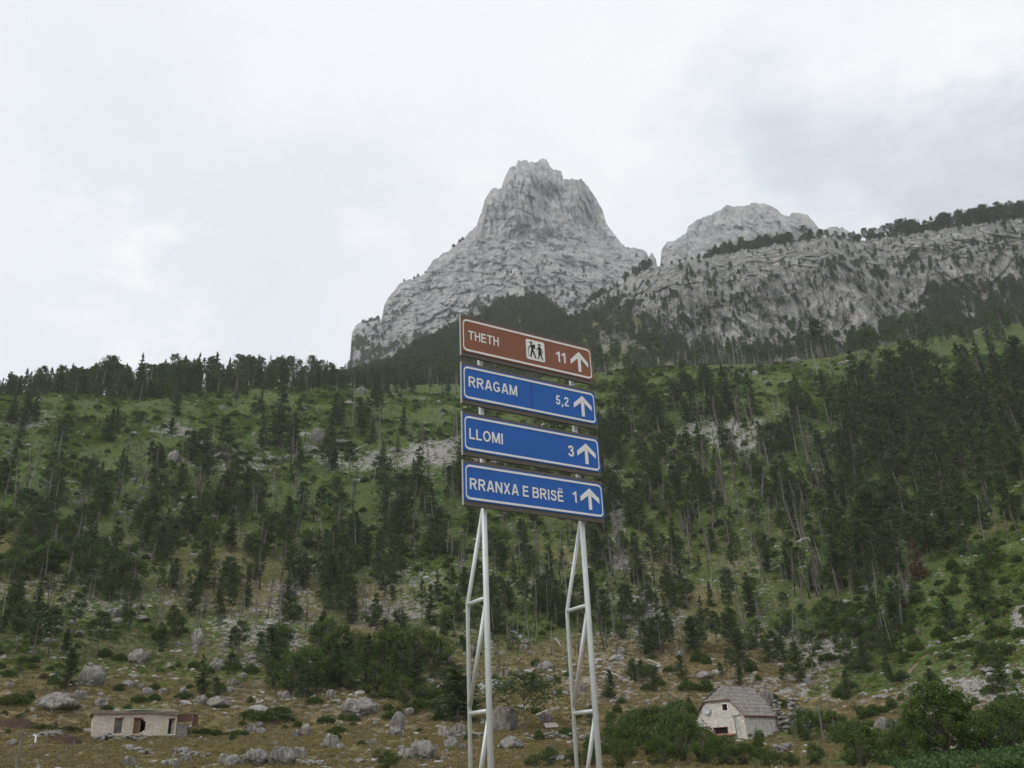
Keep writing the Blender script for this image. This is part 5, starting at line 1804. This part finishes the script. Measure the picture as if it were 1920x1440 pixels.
dm.add(vs + vs2, fs + [tuple(n_ + i for i in f[::-1]) for f in fs] + [(6 * 24 + j, 6 * 24 + (j + 1) % 24, n_ + 6 * 24 + (j + 1) % 24, n_ + 6 * 24 + j) for j in range(24)])
dm.build('reflector', M_DISH, dish, smooth=True)
MB().tube([(0, .06, -.5), (0, -.45, -.1)], .015, 6).build('feed_arm', M_GALV, dish)
MB().tube([(0, .08, 0), (0, .34, -.1), (0, .36, -.45)], .03, 6).build('bracket', M_GALV, dish)


M_WALLSTONE = mat_plain('wall_stone', (.27, .26, .245), 0.95, 0.45, 4.0, 0.1)
# ------------------------------------------------------------------ dry stone walls, rubble
def stone_row(name, pts, h, w_, label, seed, cat='stone wall', size=.28):
    """a wall heaped from single stones along ground points"""
    rg = np.random.default_rng(seed)
    V, Fc, base = [], [], 0
    src = PEBBLES[seed % 3]
    sv = np.array([v.co[:] for v in src.vertices])
    sf = np.array([p_.vertices[:] for p_ in src.polygons])
    for (a, b_) in zip(pts[:-1], pts[1:]):
        L = math.hypot(b_[0] - a[0], b_[1] - a[1])
        for k in range(int(L * h * w_ * 26 / (size / .28) ** 2) + 4):
            t_ = rg.random()
            x_, y_ = a[0] + (b_[0] - a[0]) * t_, a[1] + (b_[1] - a[1]) * t_
            hh = h * (.75 + .35 * math.sin(t_ * 7 + seed))
            zz = rg.random() ** .8 * hh
            x_ += rg.normal() * w_ * .3 * (1 - zz / h * .4)
            y_ += rg.normal() * w_ * .3 * (1 - zz / h * .4)
            s_ = size * rg.uniform(.5, 1.2)
            an = rg.uniform(0, 6.28)
            ca, sa = math.cos(an), math.sin(an)
            q_ = sv * s_
            q_ = np.stack([q_[:, 0] * ca - q_[:, 1] * sa + x_, q_[:, 0] * sa + q_[:, 1] * ca + y_, q_[:, 2] + zz + float(ground_z(x_, y_))], 1)
            V.append(q_)
            Fc.append(sf + base)
            base += len(sv)
    me_ = np_mesh(name, np.concatenate(V), np.ascontiguousarray(np.concatenate(Fc)), M_WALLSTONE)
    o = link_mesh(name, me_)
    tag(o, label, cat)
    return o


def gp(lst):
    return [tuple(at_ground(px, py)) for px, py in lst]


hb = house.location
rwall = [(hb.x + (c46 @ Vector((4.0, 3.4, 0))).x, hb.y + (c46 @ Vector((4.0, 3.4, 0))).y), (hb.x + (c46 @ Vector((5.2, 6.0, 0))).x, hb.y + (c46 @ Vector((5.2, 6.0, 0))).y), (hb.x + (c46 @ Vector((7.4, 6.3, 0))).x, hb.y + (c46 @ Vector((7.4, 6.3, 0))).y)]
stone_row('ruined_wall', rwall, 3.6, 1.0, 'tall crumbling rubble wall against the right rear corner of the stone house', 1, 'ruined wall', .42)
stone_row('dry_stone_wall', gp([(985, 1388), (1040, 1386), (1085, 1388), (1130, 1396)]), .8, .6, 'low grey dry stone wall running between the two sign posts', 2)
stone_row('dry_stone_wall', gp([(1444, 1415), (1462, 1412), (1482, 1408)]), .8, .7, 'short dry stone wall on the grass below the stone house', 3)
stone_row('dry_stone_wall', gp([(1700, 1372), (1720, 1368), (1732, 1364)]), .7, .5, 'white rubble wall beside the boulders right of the house', 4)
stone_row('rubble_heap', gp([(182, 1389), (225, 1391), (268, 1390)]), .7, 1.0, 'low heap of grey rubble along the foot of the hut', 5, 'rubble heap')
stone_row('rubble_heap', gp([(335, 1412), (360, 1422), (385, 1418)]), .5, 1.6, 'scattered rubble heap on the meadow right below the hut', 6, 'rubble heap')
stone_row('rubble_heap', gp([(240, 1405), (262, 1412), (275, 1416)]), .4, 1.0, 'small string of rubble below the hut', 7, 'rubble heap')
stone_row('rubble_heap', gp([(462, 1420), (520, 1430), (600, 1436)]), .35, 2.0, 'flat rubble around the big boulders at the lower edge', 8, 'rubble heap')
stone_row('rubble_heap', gp([(830, 1385), (880, 1380), (905, 1384)]), .5, 1.6, 'rubble around the boulders left of the sign post', 9, 'rubble heap')
stone_row('rubble_heap', gp([(60, 1385), (110, 1378)]), .4, 2.0, 'loose rubble behind the brown mound left of the hut', 10, 'rubble heap')

# ------------------------------------------------------------------ ruined hut
h0 = at_ground(170, 1384)
hd = math.hypot(h0[0], h0[1])
d0_, d1_ = px_dir(170, 1384), px_dir(328, 1384)
q0 = d0_[:2] / np.hypot(d0_[0], d0_[1]) * hd
q1 = d1_[:2] / np.hypot(d1_[0], d1_[1]) * (hd + .6)
ang = math.atan2(q1[1] - q0[1], q1[0] - q0[0])
chord = float(np.hypot(*(q1 - q0)))
hut = empty('ruined_hut', (h0[0], h0[1], h0[2] + .1), (0, 0, ang))
tag(hut, 'long low whitewashed stone hut with boarded windows and a flat roof', 'hut')
HX = lambda px: (px - 170) * chord / 158
HZ = lambda py: height_m(240, 1383, py, hd) if py < 1383 else 0.0
holes = [(HX(211), HX(224.5), HZ(1377), HZ(1348)), (HX(246.5), HX(259.5), HZ(1379), HZ(1348.5)), (HX(259.5), HX(264.5), HZ(1376), HZ(1351.5)), (HX(264.5), HX(268.5), HZ(1373), HZ(1355)), (HX(312.5), HX(324), HZ(1380), HZ(1350.5))]
wl, wh = HX(328), HZ(1341)
hwb = wall_holes(wl, wh, .5, holes)
hwb.box(0, .5, .5, 5.5, 0, wh)
hwb.box(wl - .5, wl, .5, 5.5, 0, wh)
hwb.box(0, wl, 5.5, 6.0, 0, wh)
hwb.build('wall', M_WASH, hut)
MB().box(-.1, wl + .1, -.08, 6.1, -2.0, -.003).build('plinth', M_RUBBLE, hut)
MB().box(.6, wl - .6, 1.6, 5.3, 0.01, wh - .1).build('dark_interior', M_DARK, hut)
rs = MB()
rg = np.random.default_rng(3)
nseg = 16
for i in range(nseg):
    xa, xb = -.35 + (wl + .5) * i / nseg, -.35 + (wl + .5) * (i + 1) / nseg
    top_a, top_b = .34 + .10 * math.sin(i * .9), .34 + .10 * math.sin((i + 1) * .9)
    dr_a, dr_b = (0 if i < 11 else -(i - 11) * .05), (0 if i < 10 else -(i - 10) * .05)
    rs.hexa([(xa, -.30, wh + .004 + dr_a), (xb, -.30, wh + .004 + dr_b), (xb, 6.2, wh + .004), (xa, 6.2, wh + .004), (xa, -.25, wh + top_a + dr_a), (xb, -.25, wh + top_b + dr_b), (xb, 6.2, wh + top_b + .5), (xa, 6.2, wh + top_a + .5)])
hroof = rs.build('roof', M_TURF, hut)
MB().hexa([(HX(226), -.36, wh + .40), (HX(312), -.36, wh + .36), (HX(312), .6, wh + .42), (HX(226), .6, wh + .50), (HX(226), -.36, wh + .46), (HX(312), -.36, wh + .41), (HX(312), .6, wh + .47), (HX(226), .6, wh + .56)]).build('roof_sheet', M_TEAL, hroof)
for i, hh in enumerate(holes[:2]):
    nm = 'boarded_window'
    wnd = MB()
    nbd = 4
    for b_ in range(nbd):
        xa = hh[0] + (hh[1] - hh[0]) * b_ / nbd
        wnd.box(xa + .008, xa + (hh[1] - hh[0]) / nbd - .008, .20, .24, hh[2] + .02, hh[3] - .15)
    wo = wnd.build(nm, M_BOARD if i else M_GREYWOOD, hut)
    MB().box(hh[0] - .12, hh[1] + .15, -.03, .22, hh[3] - .14, hh[3] - .004).build('lintel', M_EAVE, wo)
    MB().box(hh[0] - .05, hh[0] - .002, -.02, .1, hh[2], hh[3] - .15).build('jamb', M_EAVE, wo)
dr = MB().box(holes[4][0] + .01, holes[4][0] + .07, .02, .5, holes[4][2] + .01, holes[4][3] - .12).build('door', mat_plain('green_door', (.06, .13, .09), .8, .3, 3), hut)
MB().box(holes[4][0] - .1, holes[4][1] + .1, -.03, .25, holes[4][3] - .11, holes[4][3] - .003).build('lintel', M_EAVE, dr)
MB().box(wl + .003, HX(352), .3, 3.0, -1.5, HZ(1362)).build('side_wall', M_RUBBLE, hut)
ss = MB()
for (xa, xb, za, zb2, tl) in [(HX(329), HX(345), HZ(1358), HZ(1344), .03), (HX(345.4), HX(359), HZ(1356), HZ(1344.5), -.02), (HX(359.4), HX(371), HZ(1366), HZ(1346), .04)]:
    ss.hexa([(xa, .1, za), (xb, .1, za + tl), (xb, .16, za + tl), (xa, .16, za), (xa, .3, zb2), (xb, .3, zb2 - tl), (xb, .36, zb2 - tl), (xa, .36, zb2)])
ss.box(HX(329), HX(371), .3, 3.4, HZ(1344), HZ(1342.8))
ss.build('rusty_sheet', M_RUST, hut)
MB().tube([(HX(358), .05, -.6), (HX(359), .05, HZ(1343))], .05, 6).build('corner_post', M_GREYWOOD, hut)


# ------------------------------------------------------------------ boulders
def boulder(px, py, wpx, hpx, v, label, sink=.12):
    p_ = at_ground(px, py)
    if np.isnan(p_[0]):
        return
    d_ = math.hypot(p_[0], p_[1])
    me_ = ROCKS[v]
    co = np.array([q_.co[:] for q_ in me_.vertices])
    wid = co[:, 0].max() - co[:, 0].min()
    hei = co[:, 2].max()
    dep = float(np.dot(np.array([p_[0], p_[1], p_[2] - EYE]), Fv))
    s_ = wpx / F_PX * dep * 1.0 / wid
    sz = hpx / F_PX * dep * 1.12 / (hei * (2 - sink * 2))
    o = link_mesh('boulder', me_)
    o.location = (p_[0], p_[1] + s_ * .4, p_[2] + sz * hei * (1 - sink * 2) * .75)
    o.scale = (s_, s_ * .9, sz)
    o.rotation_euler = (0, RNG.normal() * .08, -math.atan2(p_[0], p_[1]) + RNG.normal() * .25)
    tag(o, label, 'boulder', 'grey limestone boulders')
    LABELLED.append((o, px))


BL = [(252, 1246, 44, 28, 4, 'big double-humped boulder above the hut at the tree edge'), (166, 1290, 48, 42, 5, 'large cracked slab boulder beside the small pine above the hut'), (106, 1336, 78, 36, 3, 'wide low weathered boulder left above the hut'),
      (148, 1313, 30, 18, 1, 'rounded boulder behind the wide low one, left above the hut'), (187, 1326, 32, 15, 7, 'flat boulder just above the hut roof'), (13, 1291, 20, 12, 2, 'small boulder at the left edge'), (240, 1289, 28, 12, 3, 'flat boulder halfway between hut and trees'),
      (275, 1304, 22, 14, 0, 'middle-sized boulder above the right half of the hut'), (304, 1304, 20, 12, 1, 'boulder above the hut door'), (340, 1309, 14, 20, 6, 'upright boulder right above the hut'), (375, 1324, 24, 20, 5, 'cracked boulder in the cluster right above the hut'),
      (407, 1328, 46, 22, 3, 'broad boulder in the cluster right above the hut'), (430, 1300, 20, 12, 0, 'boulder behind the cluster right of the hut'), (368, 1212, 24, 36, 5, 'tall layered rock tower at the tree edge'), (532, 1312, 26, 14, 7, 'slanting boulder below the leafy thicket'),
      (452, 1276, 18, 14, 6, 'tilted boulder under the pines right of the hut'), (400, 1262, 24, 16, 1, 'boulder between the two small pines'), (470, 1374, 22, 16, 2, 'round boulder of the pair on the meadow'), (488, 1378, 22, 13, 0, 'pale boulder of the pair on the meadow'),
      (486, 1366, 18, 11, 0, 'small boulder behind the pair on the meadow'), (571, 1384, 20, 27, 6, 'upright egg-shaped boulder on the meadow'), (555, 1382, 18, 12, 1, 'small boulder leaning against the upright one'), (617, 1402, 38, 25, 2, 'rough block boulder in the middle of the meadow'),
      (638, 1406, 18, 12, 0, 'small boulder touching the rough block'), (416, 1434, 24, 18, 2, 'round boulder left of the big cracked group'), (434, 1440, 34, 24, 0, 'grey boulder in front of the big cracked group'), (478, 1438, 56, 32, 5, 'big cracked boulder at the lower edge, left half'),
      (526, 1440, 58, 38, 5, 'big cracked boulder at the lower edge, right half'), (557, 1426, 32, 22, 2, 'boulder behind the big cracked pair'), (236, 1438, 30, 18, 2, 'boulder at the lower edge below the hut'), (318, 1440, 40, 16, 7, 'flat sloping boulder at the lower edge below the hut door'),
      (346, 1432, 24, 14, 1, 'boulder right of the rubble below the hut'), (20, 1398, 22, 12, 0, 'boulder between the brown mounds'), (672, 1344, 72, 36, 5, 'broad fractured rock dome in the meadow centre'), (620, 1312, 20, 18, 1, 'rough boulder above the meadow left of the rock dome'),
      (745, 1372, 34, 36, 4, 'tall boulder right of the rock dome'), (740, 1382, 26, 20, 5, 'cracked boulder at the foot of the tall one'), (767, 1344, 18, 16, 6, 'small upright boulder behind the tall one'), (705, 1362, 14, 9, 0, 'small pale boulder between dome and tall boulder'),
      (698, 1396, 18, 10, 7, 'small flat boulder below the tall one'), (833, 1384, 32, 22, 2, 'grey boulder of the pair left of the sign post'), (862, 1378, 28, 20, 1, 'rounder boulder of the pair left of the sign post'), (846, 1404, 28, 20, 0, 'boulder below the pair left of the sign post'),
      (868, 1408, 18, 12, 1, 'small boulder below the pair near the post'), (762, 1428, 32, 24, 5, 'left lobe of the large cracked boulder by the bush'), (792, 1430, 54, 40, 5, 'large cracked dome boulder right of the bottom bush'), (722, 1430, 20, 14, 3, 'low rock left of the bottom bush'),
      (673, 1432, 30, 10, 3, 'flat rock at the end of the meadow track'), (948, 1372, 58, 44, 1, 'large smooth boulder behind the left sign post'), (962, 1406, 46, 26, 3, 'mossy grey rock on the yellow meadow between the posts'), (1026, 1258, 32, 18, 0, 'boulder on the slope between the sign posts'),
      (1030, 1284, 24, 16, 2, 'pointed boulder between the sign posts'), (1092, 1298, 20, 16, 1, 'boulder seen just left of the right post'), (950, 1270, 14, 12, 0, 'small boulder right of the left post'), (958, 1275, 8, 7, 0, 'tiny boulder right of the left post'),
      (1040, 1307, 12, 12, 6, 'little upright stone between the posts'), (537, 1124, 34, 30, 5, 'layered rock tower on the wooded slope left'), (692, 1152, 26, 10, 7, 'flat rock on the slope left of the sign'), (805, 1142, 18, 13, 0, 'boulder on the wooded slope left of the post'),
      (585, 1178, 20, 10, 7, 'flat boulder above the leafy thicket'), (592, 832, 30, 34, 4, 'big leaning slab in the left clearing'), (415, 862, 50, 18, 3, 'long flat rock in the left clearing'), (322, 872, 24, 32, 6, 'steep rock beside the pines in the left clearing'),
      (88, 917, 24, 18, 2, 'lone boulder low in the left clearing'), (250, 905, 18, 10, 7, 'flat boulder in the left clearing'), (679, 739, 26, 14, 1, 'rounded rock on the crest left of the sign'), (655, 762, 26, 14, 3, 'grey outcrop below the crest left of the sign'),
      (640, 838, 60, 16, 3, 'long outcrop under the pines left of the sign'), (545, 862, 30, 9, 7, 'flat rocks in the left clearing near the tall fir'), (250, 815, 14, 8, 0, 'small white boulder high in the left clearing'), (242, 1058, 22, 24, 4, 'pale rock among trees on the left slope'),
      (25, 1072, 26, 22, 2, 'pale boulder at the left edge among trees'), (258, 985, 18, 16, 1, 'grey boulder in the wood on the left slope'), (210, 1158, 34, 16, 7, 'slanting slab on the left slope'), (218, 1172, 26, 12, 0, 'boulder under the slanting slab'),
      (265, 1165, 34, 12, 3, 'low wide rock right of the slanting slab'), (85, 1182, 20, 12, 0, 'boulder low on the left slope'), (466, 1120, 18, 10, 1, 'boulder on the slope above the thicket'), (1417, 705, 14, 12, 2, 'round boulder on the right crest'),
      (1492, 678, 26, 10, 7, 'flat rock on the right crest below the cliff'), (1584, 684, 24, 8, 7, 'flat rock at the upper rim of the right clearing'), (1585, 734, 18, 16, 4, 'boulder in the right clearing'), (1250, 745, 12, 8, 0, 'small white boulder right of the brown panel'),
      (1226, 706, 16, 7, 3, 'low rock on the crest right of the sign'), (1440, 1320, 36, 26, 1, 'boulder behind the roof of the stone house'), (1660, 1372, 32, 26, 4, 'big slanting boulder right of the house'), (1688, 1374, 30, 22, 0, 'second big boulder right of the house'),
      (1672, 1382, 22, 12, 2, 'small boulder under the two big ones'), (1722, 1302, 38, 22, 7, 'slab on the green slope left of the small pine'), (1662, 1312, 28, 9, 3, 'flat pale rock on the green slope'), (1680, 1330, 15, 11, 1, 'boulder at the edge of the brown field'),
      (1620, 1322, 10, 8, 0, 'small boulder above the brown field'), (1712, 1440, 14, 7, 0, 'small stone at the lower edge on the right'), (1190, 1255, 24, 14, 1, 'boulder just right of the right post'), (1180, 1168, 26, 16, 3, 'rock on the slope right of the right post'),
      (1215, 1320, 20, 8, 7, 'flat pale slab above the leafy bushes'), (1325, 1275, 34, 16, 3, 'rock outcrop above the house'), (1860, 1262, 30, 12, 3, 'pale rock in the green slope at right'), (1905, 1312, 30, 16, 5, 'rock outcrop at the right edge')]
for b_ in BL:
    boulder(*b_)
SZ_ = ['small', 'pale', 'flat', 'rough']
k = 0
while k < 150:
    px, py = RNG.uniform(0, 1920), RNG.uniform(1190, 1430)
    if 150 < px < 380 and py > 1325 or px > 1130 and py > 1335 or 1300 < px < 1480 and py > 1280:
        k += .2
        continue
    if RNG.random() > np.interp(px, [0, 900, 1200, 1500, 1920], [1, 1, .5, .3, .15]):
        continue
    s_ = math.exp(RNG.normal() * .45) * 7.5
    v_ = int(RNG.integers(0, 8))
    boulder(px, py, s_ * 1.3, s_ * .85, v_, f"{['squarish', 'bulging', 'rounded', 'low', 'upright narrow', 'cracked', 'tall egg-shaped', 'flat'][v_]} grey boulder {place_words(px, py, 150)}", .15)
    k += 1
for k in range(60):
    px, py = RNG.uniform(0, 1650), RNG.uniform(720, 1190)
    s_ = math.exp(RNG.normal() * .35) * 9
    v_ = int(RNG.integers(0, 8))
    boulder(px, py, s_ * 1.4, s_ * .8, v_, f"{['squarish', 'bulging', 'rounded', 'low', 'upright narrow', 'cracked', 'tall egg-shaped', 'flat'][v_]} grey boulder {place_words(px, py, 200)}", .15)


# ------------------------------------------------------------------ logs, poles, small things
def log(px0, py0, px1, py1, r_, label):
    a, b_ = at_ground(px0, py0), at_ground(px1, py1)
    if np.isnan(a[0]) or np.isnan(b_[0]):
        return
    a, b_ = Vector(a), Vector(b_)
    if (b_ - a).length > 26:
        b_ = a + (b_ - a).normalized() * 26
    m_ = (a + b_) / 2 + Vector((0, 0, .1))
    mb = MB().tube([a + Vector((0, 0, r_ * 1.5)), m_ + Vector((0, 0, r_ * 2.0)), b_ + Vector((0, 0, r_ * 1.5))], [r_, r_ * .85, r_ * .5], 7)
    d_ = (b_ - a)
    for k in range(5):
        t_ = RNG.uniform(.3, .95)
        p_ = a + d_ * t_ + Vector((0, 0, r_ * 2))
        mb.tube([p_, p_ + Vector((RNG.normal() * .4, RNG.normal() * .3, RNG.uniform(.3, 1.0)))], [r_ * .3, r_ * .1], 4)
    o = mb.build('fallen_log', M_LOG)
    tag(o, label, 'log', 'fallen dead trunks')


for q_ in [(1586, 875, 1660, 860, .22, 'long bleached log across the slope right of the middle'), (1510, 820, 1545, 824, .24, 'white fallen log below the right clearing'), (1437, 870, 1480, 862, .18, 'thin fallen log on the right slope'),
           (1520, 882, 1560, 888, .2, 'grey fallen log in the middle of the right slope'), (1620, 978, 1670, 986, .2, 'fallen trunk on the slope above the brown pine'), (640, 858, 690, 836, .2, 'fallen log in the left clearing near the long outcrop'),
           (700, 868, 760, 848, .2, 'pale fallen log left of the blue panels'), (770, 850, 850, 826, .2, 'fallen log reaching towards the blue panel'), (120, 905, 185, 912, .2, 'fallen log at the bottom of the left clearing'),
           (992, 1262, 1018, 1258, .22, 'white log lying between the posts'), (1040, 1200, 1052, 1215, .15, 'slanting pale log seen near the right post'), (1215, 1240, 1240, 1252, .15, 'pale log on the slope right of the post'),
           (1265, 1120, 1300, 1128, .18, 'grey log low on the right slope'), (420, 1010, 470, 1002, .2, 'fallen log in the wood of the left slope'), (560, 1085, 600, 1078, .18, 'fallen log above the leafy thicket'),
           (1005, 1345, 1050, 1332, .16, 'heap-side log beside the grey sheet'), (1190, 760, 1235, 768, .2, 'fallen log high in the right clearing'), (1340, 745, 1375, 738, .2, 'fallen log in the right clearing below the cliff'),
           (300, 800, 350, 806, .2, 'fallen log high in the left clearing'), (1130, 1262, 1170, 1276, .14, 'thin log just right of the right post')]:
    log(*q_)


def pole(px, ybase, ytop, r_, label, arms=(), name='utility_pole'):
    p_ = at_ground(px, ybase)
    d_ = math.hypot(p_[0], p_[1])
    h_ = height_m(px, ybase, ytop, d_)
    o = empty(name, p_, (0, 0, -math.atan2(p_[0], p_[1])))
    tag(o, label, 'pole' if name == 'utility_pole' else 'post')
    MB().tube([(0, 0, -.5), (0, 0, h_)], [r_, r_ * .8], 8).build('shaft', M_GREYWOOD, o)
    for (f_, w_) in arms:
        ca = MB().box(-w_, w_, -.06, .06, h_ * f_ - .05, h_ * f_ + .05).build('crossarm', M_GREYWOOD, o)
        for sx in (-1, 1):
            MB().tube([(sx * w_ * .85, 0, h_ * f_ + .05), (sx * w_ * .85, 0, h_ * f_ + .18)], .035, 6).build('insulator', M_GREYWOOD, ca)
    return p_, h_


pa, ha = pole(1545, 1391, 1327, .10, 'thin grey utility pole on the grass right of the stone house', [(.97, .45)])
pole(30, 1446, 1374, .13, 'wooden utility pole with crossarm at the lower left corner', [(.96, .5), (.42, .9)])
pole(694, 1446, 1392, .08, 'wooden post with a flat top board beside the bottom bush', [(.98, .5)])
for i, (px, y0, y1, lb) in enumerate([(120, 1428, 1400, 'thin fence stake left of the hut, nearest the brown mound'), (108, 1430, 1396, 'thin fence stake beside the left utility pole'), (137, 1405, 1388, 'fence stake just below the left corner of the hut'),
                                      (564, 1436, 1412, 'fence stake right of the big cracked boulders'), (639, 1444, 1425, 'fence stake at the lower edge between two boulders'), (678, 1428, 1410, 'dark fence stake left of the bottom bush'), (780, 1446, 1428, 'fence stake in front of the dome boulder'),
                                      (527, 1424, 1393, 'thin pale stake left of the upright boulder'), (866, 1442, 1424, 'fence stake just left of the left sign post'), (464, 1412, 1394, 'thin stake on the meadow right of the hut')]):
    p_ = at_ground(px, min(y0, 1439))
    hh = height_m(px, y0, y1, math.hypot(p_[0], p_[1]))
    o = MB().tube([(0, 0, -.3), (RNG.normal() * .05, 0, hh * .5), (RNG.normal() * .08, 0, hh)], .055, 6).build('fence_stake', M_GREYWOOD)
    o.location = p_
    tag(o, lb, 'fence stake', 'old wooden fence stakes')
p_ = at_ground(65, 1397)
o = MB().box(-.07, .07, -.07, .07, -.3, .85).box(-.3, .07, -.06, .06, .851, .96).build('white_marker', M_WHITE)
o.location = p_
tag(o, 'short white angled pipe on the meadow left of the brown mound', 'pipe')


def mound(px, py, wpx, hpx, label):
    p_ = at_ground(px, py)
    d_ = math.hypot(p_[0], p_[1])
    w_, h_ = wpx / F_PX * d_ * .95, hpx / F_PX * d_ * .75
    n_ = 36
    g_ = np.linspace(-1, 1, n_)
    U_, V_ = np.meshgrid(g_, g_, indexing='ij')
    r_ = np.hypot(U_, V_)
    hgt = np.clip(1.05 - r_ ** 2.2, -.3, .8) * h_ * (1 + .35 * fbm(U_ * 2 + px, V_ * 2, oct=3, seed=px)) + fbm(U_ * 9, V_ * 9, oct=2, seed=px + 1) * .10
    X_, Y_ = p_[0] + U_ * w_ * .5, p_[1] + 1.0 + V_ * w_ * .3
    Z_ = ground_z(X_, Y_) + hgt - .05
    i0_ = (np.arange(n_ - 1)[:, None] * n_ + np.arange(n_ - 1)[None]).ravel()
    f_ = np.ascontiguousarray(np.stack([i0_, i0_ + n_, i0_ + n_ + 1, i0_ + 1], -1))
    me_ = np_mesh('soil_mound', np.stack([X_, Y_, Z_], -1).reshape(-1, 3), f_, M_SOIL, smooth=True)
    tag(link_mesh('soil_mound', me_), label, 'soil mound', 'dark brown soil mounds')


mound(110, 1396, 62, 15, 'dark brown mound of soil just left below the hut')
mound(20, 1366, 70, 17, 'dark brown mound of soil at the left edge')
# corrugated sheet on posts, between the sign posts
p_ = at_ground(1036, 1368)
sh = empty('metal_sheet', p_, (0, 0, R(-8)), (.85, .85, .6))
tag(sh, 'small tilted rust-striped grey metal sheet lying between the sign posts', 'metal sheet')
mb = MB()
for k in range(12):
    xa = -1.0 + k * .17
    mb.hexa([(xa, -.5, .35 + .03 * (k % 2)), (xa + .165, -.5, .35 + .03 * ((k + 1) % 2)), (xa + .165 - .4, .5, 1.35), (xa - .4, .5, 1.35), (xa, -.5, .38 + .03 * (k % 2)), (xa + .165, -.5, .38 + .03 * ((k + 1) % 2)), (xa + .165 - .4, .5, 1.38), (xa - .4, .5, 1.38)])
mb.build('sheet', mat_plain('streaked_sheet', (.42, .38, .36), .6, .5, 3.0), sh)
mb = MB()
for (x_, y_, z_) in [(-.9, -.45, .35), (.9, -.45, .35), (-1.2, .4, 1.2), (.5, .4, 1.2)]:
    mb2 = MB().tube([(x_, y_, -.3), (x_, y_, z_)], .05, 5).build('support', M_GREYWOOD, sh)
settle_labels()
